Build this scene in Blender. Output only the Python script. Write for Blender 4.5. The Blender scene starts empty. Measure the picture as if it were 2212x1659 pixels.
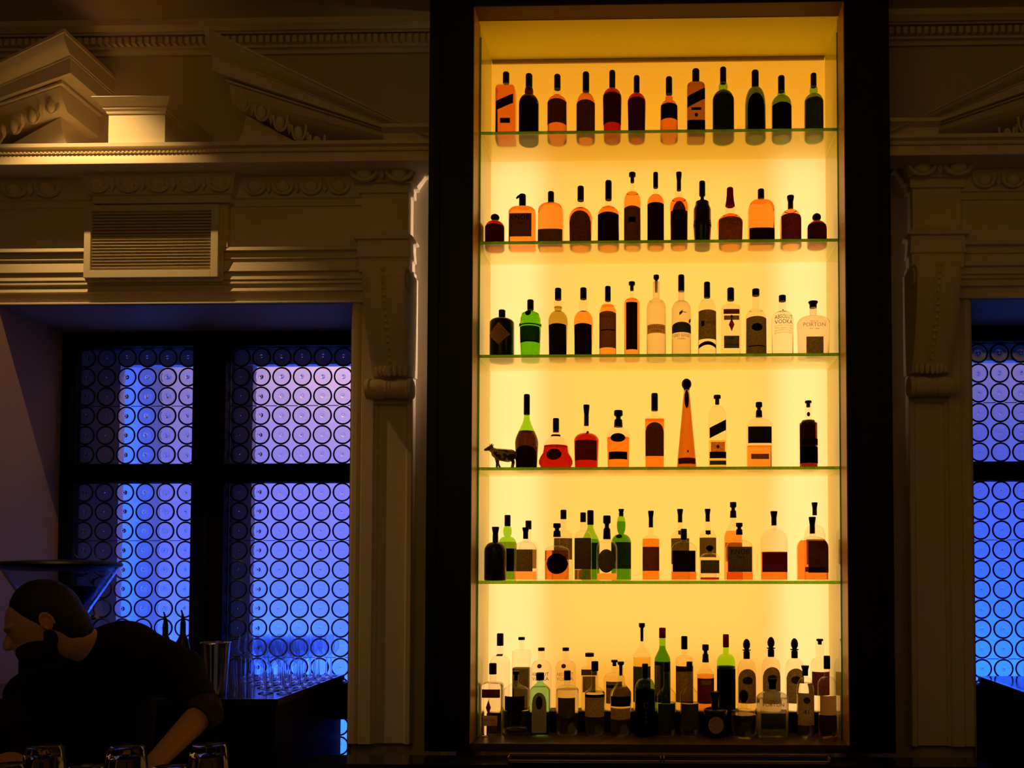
import bpy, bmesh, math, random
from mathutils import Vector, Matrix
random.seed(7)
D = bpy.data
SC = bpy.context.scene
COL = SC.collection
PI = math.pi
rad = math.radians

# ------------------------------------------------------------------ camera
W, H, F = 2212.0, 1659.0, 1806.0
PSI, THE = rad(1.2), rad(1.8)                 # small yaw to the left, small tilt up
VX, VY = 1410.0, 1240.0                       # where the wall normal meets the picture
PCX = VX - F * math.tan(PSI)
PCY = VY - F * math.tan(THE)
EYE = Vector((0, 0, 1.72))
cd = D.cameras.new('camera'); cam = D.objects.new('camera', cd); COL.objects.link(cam)
cam.location = EYE
cam.rotation_euler = (PI / 2 + THE, 0, PSI)
cd.sensor_width = 36; cd.lens = 36 * F / W
cd.shift_x = (W / 2 - PCX) / W
cd.shift_y = (PCY - H / 2) / W
cd.clip_start = 0.05
SC.camera = cam
FW = Vector((-math.sin(PSI) * math.cos(THE), math.cos(PSI) * math.cos(THE), math.sin(THE)))
RT = Vector((math.cos(PSI), math.sin(PSI), 0)); UP = RT.cross(FW)

def G(px, py, Y):
    """real-world point seen at (px, py) standing at depth Y"""
    d = FW + RT * ((px - PCX) / F) - UP * ((py - PCY) / F)
    return EYE + d * ((Y - EYE.y) / d.y)

# ------------------------------------------------------------------ view / world
SC.view_settings.view_transform = 'Standard'
SC.view_settings.look = 'None'
SC.view_settings.exposure = 0.0
SC.view_settings.gamma = 1.0
SC.view_settings.use_curve_mapping = False
SC.cycles.transparent_max_bounces = 64
SC.cycles.max_bounces = 24
SC.cycles.transmission_bounces = 20
SC.cycles.glossy_bounces = 6
SC.cycles.diffuse_bounces = 4
wd = D.worlds.new('night'); SC.world = wd; wd.use_nodes = True
wd.node_tree.nodes['Background'].inputs[0].default_value = (1.0, .5, .15, 1)
wd.node_tree.nodes['Background'].inputs[1].default_value = 0.0008

# ------------------------------------------------------------------ lights
def area(name, loc, target, size, power, col, size_y=None, spread=None):
    l = D.lights.new(name, 'AREA'); l.energy = power; l.color = col; l.size = size
    if size_y: l.shape = 'RECTANGLE'; l.size_y = size_y
    if spread: l.spread = rad(spread)
    o = D.objects.new(name, l); COL.objects.link(o); o.location = loc
    o.rotation_euler = (Vector(target) - Vector(loc)).to_track_quat('-Z', 'Y').to_euler()
    return o
# the dim amber house lights of the room, behind and above the viewer
area('house_light', (-1.2, 0.3, 4.2), (-0.4, 4.3, 2.6), 2.2, 5.6, (1, .60, .035))
area('house_light_right', (3.4, 0.8, 4.2), (2.0, 4.3, 2.2), 1.6, 2.7, (1, .58, .03))
# added weak fill low behind the bar, brightens the window niches from below
area('niche_fill', (-1.9, 3.0, .9), (-2.5, 4.7, 2.6), 1.2, .09, (1, .78, .9))
area('niche_fill_right', (2.2, 3.0, .9), (2.6, 4.7, 2.6), 1.0, .05, (1, .78, .9))
# small pendants over the guests' side of the bar
for nm, x in (('a', -1.9), ('b', -.6), ('c', 1.1)):
    area('pendant_' + nm, (x, -.6, 2.6), (x, 3, 1.3), .07, .55, (1, .62, .22))
# ceiling spot over the left window head
sp = D.lights.new('ceiling_spot', 'SPOT'); sp.energy = 76; sp.color = (1, .60, .19)
sp.spot_size = rad(78); sp.spot_blend = .9; sp.shadow_soft_size = .012
so = D.objects.new('ceiling_spot', sp); COL.objects.link(so)
so.location = (-2.92, 3.68, 4.54)
so.rotation_euler = (Vector((-2.76, 4.16, 3.0)) - Vector(so.location)).to_track_quat('-Z', 'Y').to_euler()
# LED strips inside the light box behind the bottle wall
for nm, x, p in (('led_left', -.74, 2.6), ('led_right', .81, 2.6)):
    area(nm, (x, 4.60, 2.45), (x, 4.0, 2.45), .30, p, (1, .74, .44), 3.1)
area('led_centre', (.035, 4.61, 2.60), (.035, 4.0, 2.60), 1.1, 5.3, (1, .60, .20), 2.70)
# light grazing out of the joint between cabinet back and wall, both sides
area('joint_light_left', (-.975, 4.345, 3.26), (-2, 4.345, 3.26), .008, 2.2, (1, .72, .48), 1.28)
area('joint_light_right', (1.045, 4.345, 3.0), (2, 4.345, 3.0), .008, .12, (1, .66, .38), 1.0)
# courtyard lamps outside the windows
for nm, cx in (('left', -2.5), ('right', 2.6)):
    area('courtyard_blue_' + nm, (cx - .25, 5.15, .15), (cx, 6.2, 2.3), 1.6, 130, (.008, .12, 1), .3)
    area('courtyard_top_' + nm, (cx + .5, 5.35, 4.3), (cx + .2, 6.3, 2.9), .5, 34 if nm == 'left' else 7, (1, .56, .42))

area('courtyard_blue_far', (-3.95, 5.5, 2.1), (-4.75, 7.0, 2.1), .3, 26, (.001, .12, 1), 2.6, 60)

# ------------------------------------------------------------------ materials
_M = {}
def new_mat(key):
    m = D.materials.new(key); m.use_nodes = True
    nt = m.node_tree; nt.nodes.clear()
    out = nt.nodes.new('ShaderNodeOutputMaterial')
    return m, nt, out
def c4(c): return (c[0], c[1], c[2], 1)

def matte(name, col, rough=.7, spec=.3, noise=.0, scale=12, metal=0, bump=0, coat=0):
    if name in _M: return _M[name]
    m, nt, out = new_mat(name)
    b = nt.nodes.new('ShaderNodeBsdfPrincipled')
    b.inputs['Base Color'].default_value = c4(col)
    b.inputs['Roughness'].default_value = rough
    b.inputs['Specular IOR Level'].default_value = spec
    b.inputs['Metallic'].default_value = metal
    b.inputs['Coat Weight'].default_value = coat
    if noise or bump:
        tc = nt.nodes.new('ShaderNodeTexCoord'); n = nt.nodes.new('ShaderNodeTexNoise')
        n.inputs['Scale'].default_value = scale; n.inputs['Detail'].default_value = 4
        nt.links.new(tc.outputs['Object'], n.inputs['Vector'])
        if noise:
            r = nt.nodes.new('ShaderNodeMix'); r.data_type = 'RGBA'
            r.inputs[6].default_value = c4([v * (1 - noise) for v in col]); r.inputs[7].default_value = c4([min(1, v * (1 + noise)) for v in col])
            nt.links.new(n.outputs['Fac'], r.inputs[0]); nt.links.new(r.outputs[2], b.inputs['Base Color'])
        if bump:
            bp = nt.nodes.new('ShaderNodeBump'); bp.inputs['Strength'].default_value = bump; bp.inputs['Distance'].default_value = .002
            nt.links.new(n.outputs['Fac'], bp.inputs['Height']); nt.links.new(bp.outputs[0], b.inputs['Normal'])
    nt.links.new(b.outputs[0], out.inputs[0]); _M[name] = m; return m

def glass_thin(name, col, rough=.02, frost=0.0, ior=1.5):
    """a glass wall thin enough not to bend the light: tinted pass-through under a Fresnel reflection"""
    if name in _M: return _M[name]
    m, nt, out = new_mat(name)
    t = nt.nodes.new('ShaderNodeBsdfTransparent'); t.inputs[0].default_value = c4(col)
    g = nt.nodes.new('ShaderNodeBsdfGlossy'); g.inputs['Roughness'].default_value = rough
    f = nt.nodes.new('ShaderNodeFresnel'); ge = nt.nodes.new('ShaderNodeNewGeometry'); mi = nt.nodes.new('ShaderNodeMix')
    mi.inputs[2].default_value = ior; mi.inputs[3].default_value = 1 / ior      # same reflection from either side of the thin wall
    nt.links.new(ge.outputs['Backfacing'], mi.inputs[0]); nt.links.new(mi.outputs[0], f.inputs[0])
    mx = nt.nodes.new('ShaderNodeMixShader'); nt.links.new(f.outputs[0], mx.inputs[0])
    src = t
    if frost:
        tr = nt.nodes.new('ShaderNodeBsdfTranslucent'); tr.inputs[0].default_value = (.95, .92, .85, 1)
        m2 = nt.nodes.new('ShaderNodeMixShader'); m2.inputs[0].default_value = frost
        nt.links.new(t.outputs[0], m2.inputs[1]); nt.links.new(tr.outputs[0], m2.inputs[2]); src = m2
    nt.links.new(src.outputs[0], mx.inputs[1]); nt.links.new(g.outputs[0], mx.inputs[2])
    nt.links.new(mx.outputs[0], out.inputs[0]); _M[name] = m; return m

def glass_solid(name, col, ior=1.45, rough=0.0):
    if name in _M: return _M[name]
    m, nt, out = new_mat(name)
    g = nt.nodes.new('ShaderNodeBsdfGlass'); g.inputs[0].default_value = c4(col)
    g.inputs['Roughness'].default_value = rough; g.inputs['IOR'].default_value = ior
    nt.links.new(g.outputs[0], out.inputs[0]); _M[name] = m; return m

def paper(name, col, trans, plain=0):
    """printed label: a little of the panel's light comes through the paper"""
    if name in _M: return _M[name]
    m, nt, out = new_mat(name)
    d = nt.nodes.new('ShaderNodeBsdfDiffuse'); d.inputs[0].default_value = c4(col)
    t = nt.nodes.new('ShaderNodeBsdfTranslucent'); t.inputs[0].default_value = c4(trans)
    a = nt.nodes.new('ShaderNodeAddShader')
    # faint lines of small print
    tc = nt.nodes.new('ShaderNodeTexCoord'); mp = nt.nodes.new('ShaderNodeMapping'); mp.inputs['Scale'].default_value = (110, 110, 420)
    n = nt.nodes.new('ShaderNodeTexNoise'); n.inputs['Scale'].default_value = 1; n.inputs['Detail'].default_value = 2
    nt.links.new(tc.outputs['Object'], mp.inputs[0]); nt.links.new(mp.outputs[0], n.inputs['Vector'])
    r = nt.nodes.new('ShaderNodeValToRGB'); r.color_ramp.elements[0].position = .40; r.color_ramp.elements[1].position = .62
    r.color_ramp.elements[0].color = (.62, .60, .56, 1); r.color_ramp.elements[1].color = (1.2, 1.18, 1.1, 1)
    nt.links.new(n.outputs['Fac'], r.inputs[0])
    for sh, c in ((d, col), (t, trans)):
        x = nt.nodes.new('ShaderNodeMix'); x.data_type = 'RGBA'; x.blend_type = 'MULTIPLY'; x.inputs[0].default_value = 1 if plain < 1 else 0
        x.inputs[6].default_value = c4(c); nt.links.new(r.outputs[0], x.inputs[7]); nt.links.new(x.outputs[2], sh.inputs[0])
    nt.links.new(d.outputs[0], a.inputs[0]); nt.links.new(t.outputs[0], a.inputs[1])
    nt.links.new(a.outputs[0], out.inputs[0]); _M[name] = m; return m

PLASTER = matte('cream_plaster', (.78, .66, .50), .65, .25, .05, 6, bump=.06)
REVEAL = matte('grey_reveal_paint', (.42, .27, .13), .6, .25, .03, 6)
BLACKWOOD = matte('black_stained_wood', (.006, .0045, .004), .42, .25, .3, 25)
FRAMEBLK = matte('black_window_wood', (.004, .004, .005), .55, .15)
HEADER = matte('brown_painted_board', (.10, .055, .02), .55, .3, .06, 9)
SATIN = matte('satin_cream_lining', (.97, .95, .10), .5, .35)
WALLM = matte('plaster_wall', (.60, .50, .38), .8, .2, .05, 5)
FLOORM = matte('dark_floor_boards', (.05, .035, .025), .5, .3, .3, 6)
LEAD = matte('lead_came', (.012, .012, .014), .5, .4)
STEEL = matte('brushed_steel', (.75, .72, .68), .16, .5, metal=1)
COUNTER = matte('black_polished_stone', (.012, .012, .014), .12, .5, .3, 40)
BARTOP = matte('dark_bar_wood', (.05, .03, .02), .3, .4, .3, 14)
CAPBLK = matte('black_cap', (.007, .0055, .005), .5, .12)
CAPBRN = matte('brown_cap', (.022, .010, .005), .5, .15)
CAPRED = None
SHADOWGLASS = matte('opaque_dark_glass', (.006, .010, .004), .2, .4)

CAPRED = paper('dark_red_wax', (.25, .004, .004), (.16, .002, .002), 1)

def shelf_mat():
    m, nt, out = new_mat('etched_glass_shelf')
    g = nt.nodes.new('ShaderNodeBsdfGlass'); g.inputs[0].default_value = (.98, 1, .86, 1); g.inputs['Roughness'].default_value = .28; g.inputs['IOR'].default_value = 1.18
    t = nt.nodes.new('ShaderNodeBsdfTranslucent'); t.inputs[0].default_value = (.97, .97, .70, 1)
    x = nt.nodes.new('ShaderNodeMixShader'); x.inputs[0].default_value = .15
    nt.links.new(g.outputs[0], x.inputs[1]); nt.links.new(t.outputs[0], x.inputs[2])
    nt.links.new(x.outputs[0], out.inputs[0]); return m
SHELF = shelf_mat()
EDGE = glass_thin('green_glass_edge', (.42, .62, .02), .1)
SIDEGLASS = glass_thin('clear_side_glass', (.97, 1, .93))

def panel_mat():
    m, nt, out = new_mat('backlit_amber_panel')
    e = nt.nodes.new('ShaderNodeEmission'); e.inputs[0].default_value = (1, .385, .016, 1); e.inputs[1].default_value = .29
    t = nt.nodes.new('ShaderNodeBsdfTranslucent'); t.inputs[0].default_value = (.9, .9, .85, 1)
    a = nt.nodes.new('ShaderNodeAddShader')
    nt.links.new(e.outputs[0], a.inputs[0]); nt.links.new(t.outputs[0], a.inputs[1]); nt.links.new(a.outputs[0], out.inputs[0])
    return m
PANEL = panel_mat()

# ------------------------------------------------------------------ mesh builder
class MB:
    def __init__(s, xf=None): s.v = []; s.f = []; s.m = []; s.sm = []; s.xf = xf
    def add(s, vs, fs, mi=0, smooth=False):
        o = len(s.v)
        s.v += [tuple(s.xf(*v)) if s.xf else tuple(v) for v in vs]
        for f in fs: s.f.append([i + o for i in f]); s.m.append(mi); s.sm.append(smooth)
    def box(s, x0, x1, y0, y1, z0, z1, mi=0):
        vs = [(x, y, z) for x in (x0, x1) for y in (y0, y1) for z in (z0, z1)]
        s.add(vs, [(0, 1, 3, 2), (4, 6, 7, 5), (0, 4, 5, 1), (2, 3, 7, 6), (0, 2, 6, 4), (1, 5, 7, 3)], mi)
    def loft(s, rings, mi=0, smooth=True, closed=True, caps=True):
        n = len(rings[0]); vs = [p for r in rings for p in r]; fs = []
        for i in range(len(rings) - 1):
            for j in range(n if closed else n - 1):
                k = (j + 1) % n
                fs.append((i * n + j, i * n + k, (i + 1) * n + k, (i + 1) * n + j))
        if caps and closed:
            fs.append(tuple(range(n))[::-1]); fs.append(tuple((len(rings) - 1) * n + j for j in range(n)))
        s.add(vs, fs, mi, smooth)
    def lathe(s, prof, c=(0, 0, 0), n=24, axis='z', mi=0, smooth=True, caps=True, sq=1.0):
        rings = []
        for h, r in prof:
            ring = []
            for j in range(n):
                a = 2 * PI * j / n; u, v = r * math.cos(a), r * math.sin(a) * sq
                if axis == 'z': ring.append((c[0] + u, c[1] + v, c[2] + h))
                elif axis == 'x': ring.append((c[0] + h, c[1] + u, c[2] + v))
                else: ring.append((c[0] + u, c[1] + h, c[2] + v))
            rings.append(ring)
        s.loft(rings, mi, smooth, True, caps)
    def ball(s, c, rx, ry, rz, n=16, m=8, mi=0):
        s.loft([[(c[0] + rx * math.sin(PI * i / m) * math.cos(2 * PI * j / n), c[1] + ry * math.sin(PI * i / m) * math.sin(2 * PI * j / n), c[2] - rz * math.cos(PI * i / m)) for j in range(n)] for i in [.04] + list(range(1, m)) + [m - .04]], mi)
    def tube(s, pts, rs, n=10, mi=0):
        rings = []
        for i, p in enumerate(pts):
            p = Vector(p); a = Vector(pts[max(i - 1, 0)]); b = Vector(pts[min(i + 1, len(pts) - 1)])
            t = (b - a).normalized(); u = t.orthogonal().normalized() if i == 0 else (pu - t * pu.dot(t)).normalized(); pu = u
            w = t.cross(u); r = rs[i] if hasattr(rs, '__len__') else rs
            rings.append([tuple(p + (u * math.cos(2 * PI * j / n) + w * math.sin(2 * PI * j / n)) * r) for j in range(n)])
        s.loft(rings, mi)
    def prism(s, poly, y0, y1, mi=0):
        """outline in (x, z), extruded from y0 to y1"""
        n = len(poly); vs = [(x, y0, z) for x, z in poly] + [(x, y1, z) for x, z in poly]
        s.add(vs, [tuple(range(n)), tuple(range(2 * n - 1, n - 1, -1))] + [(i, i + n, (i + 1) % n + n, (i + 1) % n) for i in range(n)], mi)
    def build(s, name, mats, parent=None, bevel=0, recalc=True):
        me = D.meshes.new(name); me.from_pydata(s.v, [], s.f)
        for m in (mats if isinstance(mats, (list, tuple)) else [mats]): me.materials.append(m)
        for p, mi, sm in zip(me.polygons, s.m, s.sm): p.material_index = mi; p.use_smooth = sm
        if recalc:
            bm = bmesh.new(); bm.from_mesh(me); bmesh.ops.recalc_face_normals(bm, faces=bm.faces); bm.to_mesh(me); bm.free()
        o = D.objects.new(name, me); COL.objects.link(o)
        if parent: o.parent = parent
        if bevel:
            b = o.modifiers.new('bevel', 'BEVEL'); b.width = bevel; b.segments = 2; b.limit_method = 'ANGLE'
        if any(s.sm):
            try: me.set_sharp_from_angle(angle=rad(38))
            except Exception: pass
        return o

def tag(o, label, cat=None, group=None, kind=None):
    o['label'] = label
    if cat: o['category'] = cat
    if group: o['group'] = group
    if kind: o['kind'] = kind
    return o
def empty(name, loc, label, cat=None, group=None, kind=None):
    o = D.objects.new(name, None); COL.objects.link(o); o.location = loc; o.empty_display_size = .05
    return tag(o, label, cat, group, kind)
def struct(name, mb, mats, label, cat='wall', **k):
    o = mb.build(name, mats, **k); tag(o, label, cat, None, 'structure'); return o

# ------------------------------------------------------------------ setting: shell
CEIL = G(600, 45, 4.38).z
TOPW = 4.50                                   # upper wall plane
LOWW = 4.36                                   # lower wall slab plane
WINY = 4.83                                   # window plane
SOFF = G(600, 655, 4.30).z                    # window head
CORN = G(600, 303, 4.10).z                    # top of the cornice
XR0, XR1 = -3.455, -1.576                     # left window opening
MX = .067                                     # the right side mirrors the left about MX/2
mir = lambda x, y, z: (MX - x, y, z)
CX0, CX1 = -.93, 1.0                          # slot for the cabinet
BC = .845                                     # back counter height

mb = MB(); mb.box(-5, 5, -2.5, 7.5, -.1, 0); struct('floor', mb, FLOORM, 'dark floor behind and in front of the bar', 'floor')
mb = MB(); mb.box(-5, 5, -2.5, 4.7, CEIL, CEIL + .1); struct('ceiling', mb, WALLM, 'dim brown ceiling above the crown moulding', 'ceiling')
mb = MB()
segs = [(-5, XR0), (XR1, CX0), (CX1, MX - XR1), (MX - XR0, 5)]
for a, b in segs: mb.box(a, b, LOWW, 4.95, 0, SOFF)
for a, b in ((-5, CX0), (CX1, 5)):
    mb.box(a, b, LOWW, 4.95, SOFF, CORN - .01); mb.box(a, b, TOPW, 4.95, CORN - .01, CEIL)
for a, b in ((XR0, XR1), (MX - XR1, MX - XR0)): mb.box(a, b, 4.79, 4.95, 0, .60)
mb.box(CX0, CX1, 4.66, 4.95, 0, CEIL)
struct('wall_back', mb, WALLM, 'plaster wall around the two windows and the lit cabinet')
mb = MB(); mb.box(-5.1, -5, -2.5, 7.5, 0, CEIL); struct('wall_left', mb, WALLM, 'dark side wall at the left of the room')
mb = MB(); mb.box(5, 5.1, -2.5, 7.5, 0, CEIL); struct('wall_right', mb, WALLM, 'dark side wall at the right of the room')
mb = MB(); mb.box(-5, 5, -2.6, -2.5, 0, CEIL); struct('wall_rear', mb, WALLM, 'dark wall behind the viewer')

# reveals (painted lining of the window niches)
def reveal(xf, n):
    mb = MB(xf)
    mb.box(XR0 + .002, XR0 + .006, 4.30, WINY - .055, .6, SOFF - .007); mb.box(XR1 - .006, XR1 - .002, 4.32, WINY - .055, .6, SOFF - .007)
    mb.box(XR0 + .002, XR1 - .002, 4.302, WINY - .055, SOFF - .006, SOFF - .002)
    struct('trim_%d' % n, mb, REVEAL, 'painted lining inside the %s window niche' % ('left' if n == 1 else 'right'), 'trim')
reveal(None, 1); reveal(mir, 2)

# crown moulding at the ceiling, dentils under it
def crown(x0, x1, n, where):
    zz = lambda y, p: G(600, y, TOPW - p).z
    pr = [(0, CEIL), (.15, CEIL - .001), (.15, zz(50, .15)), (.135, zz(55, .14)), (.12, zz(64, .12)), (.10, zz(66, .10)), (.10, zz(71, .10)), (.06, zz(74, .06)),
          (.05, zz(94, .05)), (.055, zz(96, .055)), (.055, zz(102, .055)), (.03, zz(105, .03)), (.02, zz(113, .02)), (.02, zz(116, .02)), (0, zz(118, 0))]
    mb = MB(); vs = []
    for x in (x0, x1): vs += [(x, TOPW - p, z) for p, z in pr]
    k = len(pr); mb.add(vs, [(i, i + 1, k + i + 1, k + i) for i in range(k - 1)])
    x = x0 + .01
    while x < x1 - .02:
        mb.box(x, x + .022, TOPW - .085, TOPW - .045, zz(91, .08), zz(77, .08)); x += .037
    struct('trim_%d' % n, mb, PLASTER, 'ceiling crown moulding with small dentils, %s the cabinet' % where, 'trim')
crown(-5, -.93, 3, 'left of'); crown(1.0, 5, 4, 'right of')

# ------------------------------------------------------------------ classical window surround
def eggs(mb, x0, x1, n, y, z, h, tilt=0.0, slope=0.0):
    """egg-and-dart run; y, z = centre of the first egg; slope = dz/dx"""
    st = (x1 - x0) / n
    for i in range(n):
        cx = x0 + st * (i + .5); cz = z + slope * (cx - x0)
        mb.ball((cx, y, cz - .004), st * .23, .024, h * .44, 12, 6)
        pts = []
        for k in range(9):
            a = PI + PI * k / 8
            pts.append((cx + st * .36 * math.cos(a), y + .006, cz + h * .15 + h * .62 * math.sin(a)))
        pts = [(pts[0][0] - st * .03, y + .004, cz + h * .48)] + pts + [(pts[-1][0] + st * .03, y + .004, cz + h * .48)]
        mb.tube(pts, st * .065, 6)
        dx = cx + st * .5
        if i < n - 1 or slope:
            mb.loft([[(dx - st * .05, y, cz + h * .3 + slope * st / 2), (dx, y - .018, cz + h * .3 + slope * st / 2), (dx + st * .05, y, cz + h * .3 + slope * st / 2)],
                     [(dx - st * .085, y, cz - h * .2 + slope * st / 2), (dx, y - .02, cz - h * .2 + slope * st / 2), (dx + st * .085, y, cz - h * .2 + slope * st / 2)],
                     [(dx - .001, y, cz - h * .46 + slope * st / 2), (dx, y - .004, cz - h * .46 + slope * st / 2), (dx + .001, y, cz - h * .46 + slope * st / 2)]], smooth=False)

def surround(xf, base, side):
    FY = 4.30
    Z = lambda y, p=0: G(600, y, FY - p).z
    X = lambda px, p=0: G(px, 700, FY - p).x
    xe = -1.10; xl = -4.9
    def run(mb, pr, x0=xl, x1=xe, wall=LOWW):
        k = len(pr); vs = []
        for x in (x0, x1): vs += [(x, FY - p, z) for p, z in pr]
        mb.add(vs, [(i, i + 1, k + i + 1, k + i) for i in range(k - 1)])
        for o in (0, k):
            vv = [vs[o + i] for i in range(k)] + [((x0, x1)[o > 0], wall, pr[-1][1]), ((x0, x1)[o > 0], wall, pr[0][1])]
            mb.add(vv, [tuple(range(len(vv)))])
    def block(mb, pr, xa, xb, wall=LOWW):
        rings = [[(xa - p, wall, z), (xa - p, FY - p, z), (xb + p, FY - p, z), (xb + p, wall, z)] for p, z in pr]
        mb.loft(rings, smooth=False)
    # cornice
    mb = MB(xf)
    cor = [(-.2, CORN), (.194, CORN), (.194, Z(313, .19)), (.183, Z(315, .185)), (.168, Z(319, .17)), (.168, Z(323, .17)), (.182, Z(325, .184)), (.182, Z(327, .184)), (.172, Z(329, .17)),
           (.212, Z(348, .21)), (.212, Z(350, .21)), (.06, Z(351, .19) - .002), (.055, Z(374, .055))]
    run(mb, cor)
    # pearl row under the top fillet
    x = -3.9
    while x < -1.12:
        mb.ball((x, FY - .186, Z(325, .186)), .0085, .005, .006, 6, 4); x += .021
    o = struct('trim_%d' % base, mb, PLASTER, 'projecting cornice over the %s window' % side, 'trim')
    # egg band, frieze
    mb = MB(xf)
    run(mb, [(.055, Z(374, .055)), (.06, Z(378, .06)), (.045, Z(382, .045)), (.02, Z(420, .02)), (.022, Z(427, .02)), (.010, Z(431, .01)), (.010, Z(445, .01)), (0, Z(447)), (0, Z(531))], xl, -1.29)
    e0 = -2.15; e1 = -1.56
    eggs(mb, e0, e1, 4, FY - .042, Z(402, .04), .078)
    eggs(mb, X(-160, .05), X(128, .05), 4, FY - .042, Z(402, .04), .078)
    # centre block with its own eggs
    block(mb, [(.115, Z(352, .11)), (.120, Z(366, .12)), (.10, Z(372, .1)), (.07, Z(412, .07)), (.07, Z(416, .07)), (.055, Z(420, .055)), (.055, Z(436, .055)), (.03, Z(438, .03)), (.03, Z(533, .03))], -2.866, -2.249)
    eggs(mb, -2.955, -2.16, 5, FY - .092, Z(392, .09), .082)
    # capital block over the console
    block(mb, [(.115, Z(352, .11)), (.118, Z(357, .118)), (.10, Z(360, .1)), (.06, Z(392, .06)), (.065, Z(396, .06)), (.045, Z(400, .045)), (.045, Z(418, .045)), (.03, Z(421, .03)), (.03, Z(505, .03)),
               (.06, Z(512, .06)), (.062, Z(517, .06)), (.045, Z(521, .045)), (.045, Z(536, .045)), (.05, Z(556, .05)), (.04, Z(560, .04)), (.04, Z(588, .04))], -1.485, -1.300)
    eggs(mb, -1.575, -1.210, 2, FY - .095, Z(375, .09), .076)
    struct('trim_%d' % (base + 1), mb, PLASTER, 'frieze with egg-and-dart carving over the %s window' % side, 'trim')
    # architrave
    mb = MB(xf)
    run(mb, [(0, Z(531)), (.026, Z(533, .026)), (.032, Z(540, .03)), (.008, Z(543, .01)), (.005, Z(553)), (.014, Z(555, .012)), (.016, Z(558, .015)), (.004, Z(562)), (.022, Z(585, .02)), (.003, Z(588)),
             (.003, Z(590)), (.018, Z(603, .015)), (.004, Z(606)), (.016, Z(609, .015)), (.017, Z(612, .015)), (.002, Z(616)), (.004, Z(620)), (.016, Z(628, .015)), (-.004, Z(631)), (-.006, Z(649)), (.012, Z(652, .01)), (.012, SOFF - .001), (-.05, SOFF - .001)], xl, -1.29, wall=4.40)
    struct('trim_%d' % (base + 2), mb, PLASTER, 'stepped architrave mouldings above the %s window opening' % side, 'trim')
    # pilaster
    zt = Z(589); zb = BC
    mb = MB(xf)
    pl = [(XR1, 4.40), (XR1, 4.315), (XR1 + .012, 4.305), (XR1 + .035, 4.305), (XR1 + .05, 4.318), (XR1 + .062, 4.300), (XR1 + .12, 4.300), (XR1 + .128, 4.312), (XR1 + .138, 4.318), (XR1 + .145, 4.328),
          (XR1 + .285, 4.328), (XR1 + .292, 4.318), (XR1 + .30, 4.304), (XR1 + .322, 4.304), (XR1 + .326, 4.312), (XR1 + .326, 4.40)]
    zpt = G(820, 872, 4.3).z
    for z0, z1, flat in ((zb, zpt, 0), (zpt, zt, 1)):
        pp = [(a, (4.302 if flat and XR1 + .12 < a < XR1 + .31 else b)) for a, b in pl]
        mb.loft([[(a, b, z) for a, b in pp] for z in (z0, z1)], smooth=False)
    struct('trim_%d' % (base + 3), mb, PLASTER, 'panelled pilaster between the %s window and the cabinet' % side, 'trim')
    # console bracket
    mb = MB(xf)
    xa, xb = -1.452, -1.236
    n = 15; z0, z1 = Z(589, .1), Z(812, .05)
    def pz(t): return .036 + .165 * (1 - t ** 1.35) ** 1.1 + .018 * math.sin(t * PI)
    rings = []
    for i in range(25):
        t = i / 24; z = z0 + (z1 - z0) * t; p = pz(t); ring = []
        if i < 3: p -= (.045, .018, .005)[i]
        for j in range(29):
            u = j / 28; x = xa + .004 * t + (xb - xa - .022 * t) * u
            rib = .020 * abs(math.sin(u * PI * 2)) ** .8 if not .44 < u < .56 else .012 * math.sin((u - .44) / .12 * PI) + .002 * math.sin(t * 60)
            ring.append((x, FY - p - rib, z))
        ring += [(xb, 4.34, z), (xa, 4.34, z)]
        rings.append(ring)
    mb.loft(rings, smooth=True)
    for k in range(16):                       # bead string down the middle
        t = .05 + .88 * k / 15; mb.ball(((xa + xb) / 2, FY - pz(t) - .012, z0 + (z1 - z0) * t), .010, .007, .009, 8, 5)
    for sx in (xa, xb):                       # top scroll eyes at both cheeks
        mb.lathe([(-.006, .045), (0, .05), (.006, .045)], (sx, FY - .12, z0 - .062), 16, 'x')
    zc = Z(841, .06)                          # foot volute
    pr = [(-.012, .030), (-.010, .050), (.006, .055), (.012, .046), (.045, .052), (.072, .043), (.078, .048), (.086, .040), (.094, .048), (.100, .043), (.127, .052), (.160, .046), (.166, .055), (.182, .050), (.184, .030)]
    wv = (xb - xa) + .012
    mb.lathe([(h / .184 * wv, r) for h, r in pr], (xa - .008, FY - .048, zc), 20, 'x')
    for q in range(-3, 4):                    # acanthus leaf tips above the volute
        mb.ball(((xa + xb) / 2 + q * .024, FY - .06 - .01 * (3 - abs(q)), z1 + .012 + .004 * abs(q)), .013, .012, .030, 8, 6)
    struct('trim_%d' % (base + 4), mb, PLASTER, 'scrolled console bracket with a bead string beside the %s window' % side, 'trim')
    # broken pediment
    pc = -2.627
    xA = G(440, 60, 4.1).x; zA = G(440, 58, 4.1).z; xB = G(832, 290, 4.1).x; zB = G(832, 268, 4.1).z
    sl = (zB - zA) / (xB - xA)
    def rake(mb, outer=False):
        def piece(q0, q1, p0, p1, dx, q2=None):
            # vertical slice profile, sheared along the slope
            prof = [(q0, p0)] + ([(q2, (p0 + p1) / 2 + .012)] if q2 else []) + [(q1, p1)]
            xs = xA + dx; rings = []
            for x in (xs, xB + .25):
                zt_ = zA + sl * (x - xA)
                rings.append([(x, TOPW, zt_ - q0)] + [(x, FY - p, zt_ - q) for q, p in prof] + [(x, TOPW, zt_ - q1)])
            # trim what would sink into the cornice
            mb.loft([[(a, b, max(c, CORN - .004)) for a, b, c in r] for r in rings], smooth=False)
        piece(0, .018, .205, .205, 0); piece(.018, .095, .20, .155, .006, .055); piece(.095, .105, .145, .145, .010)
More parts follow.
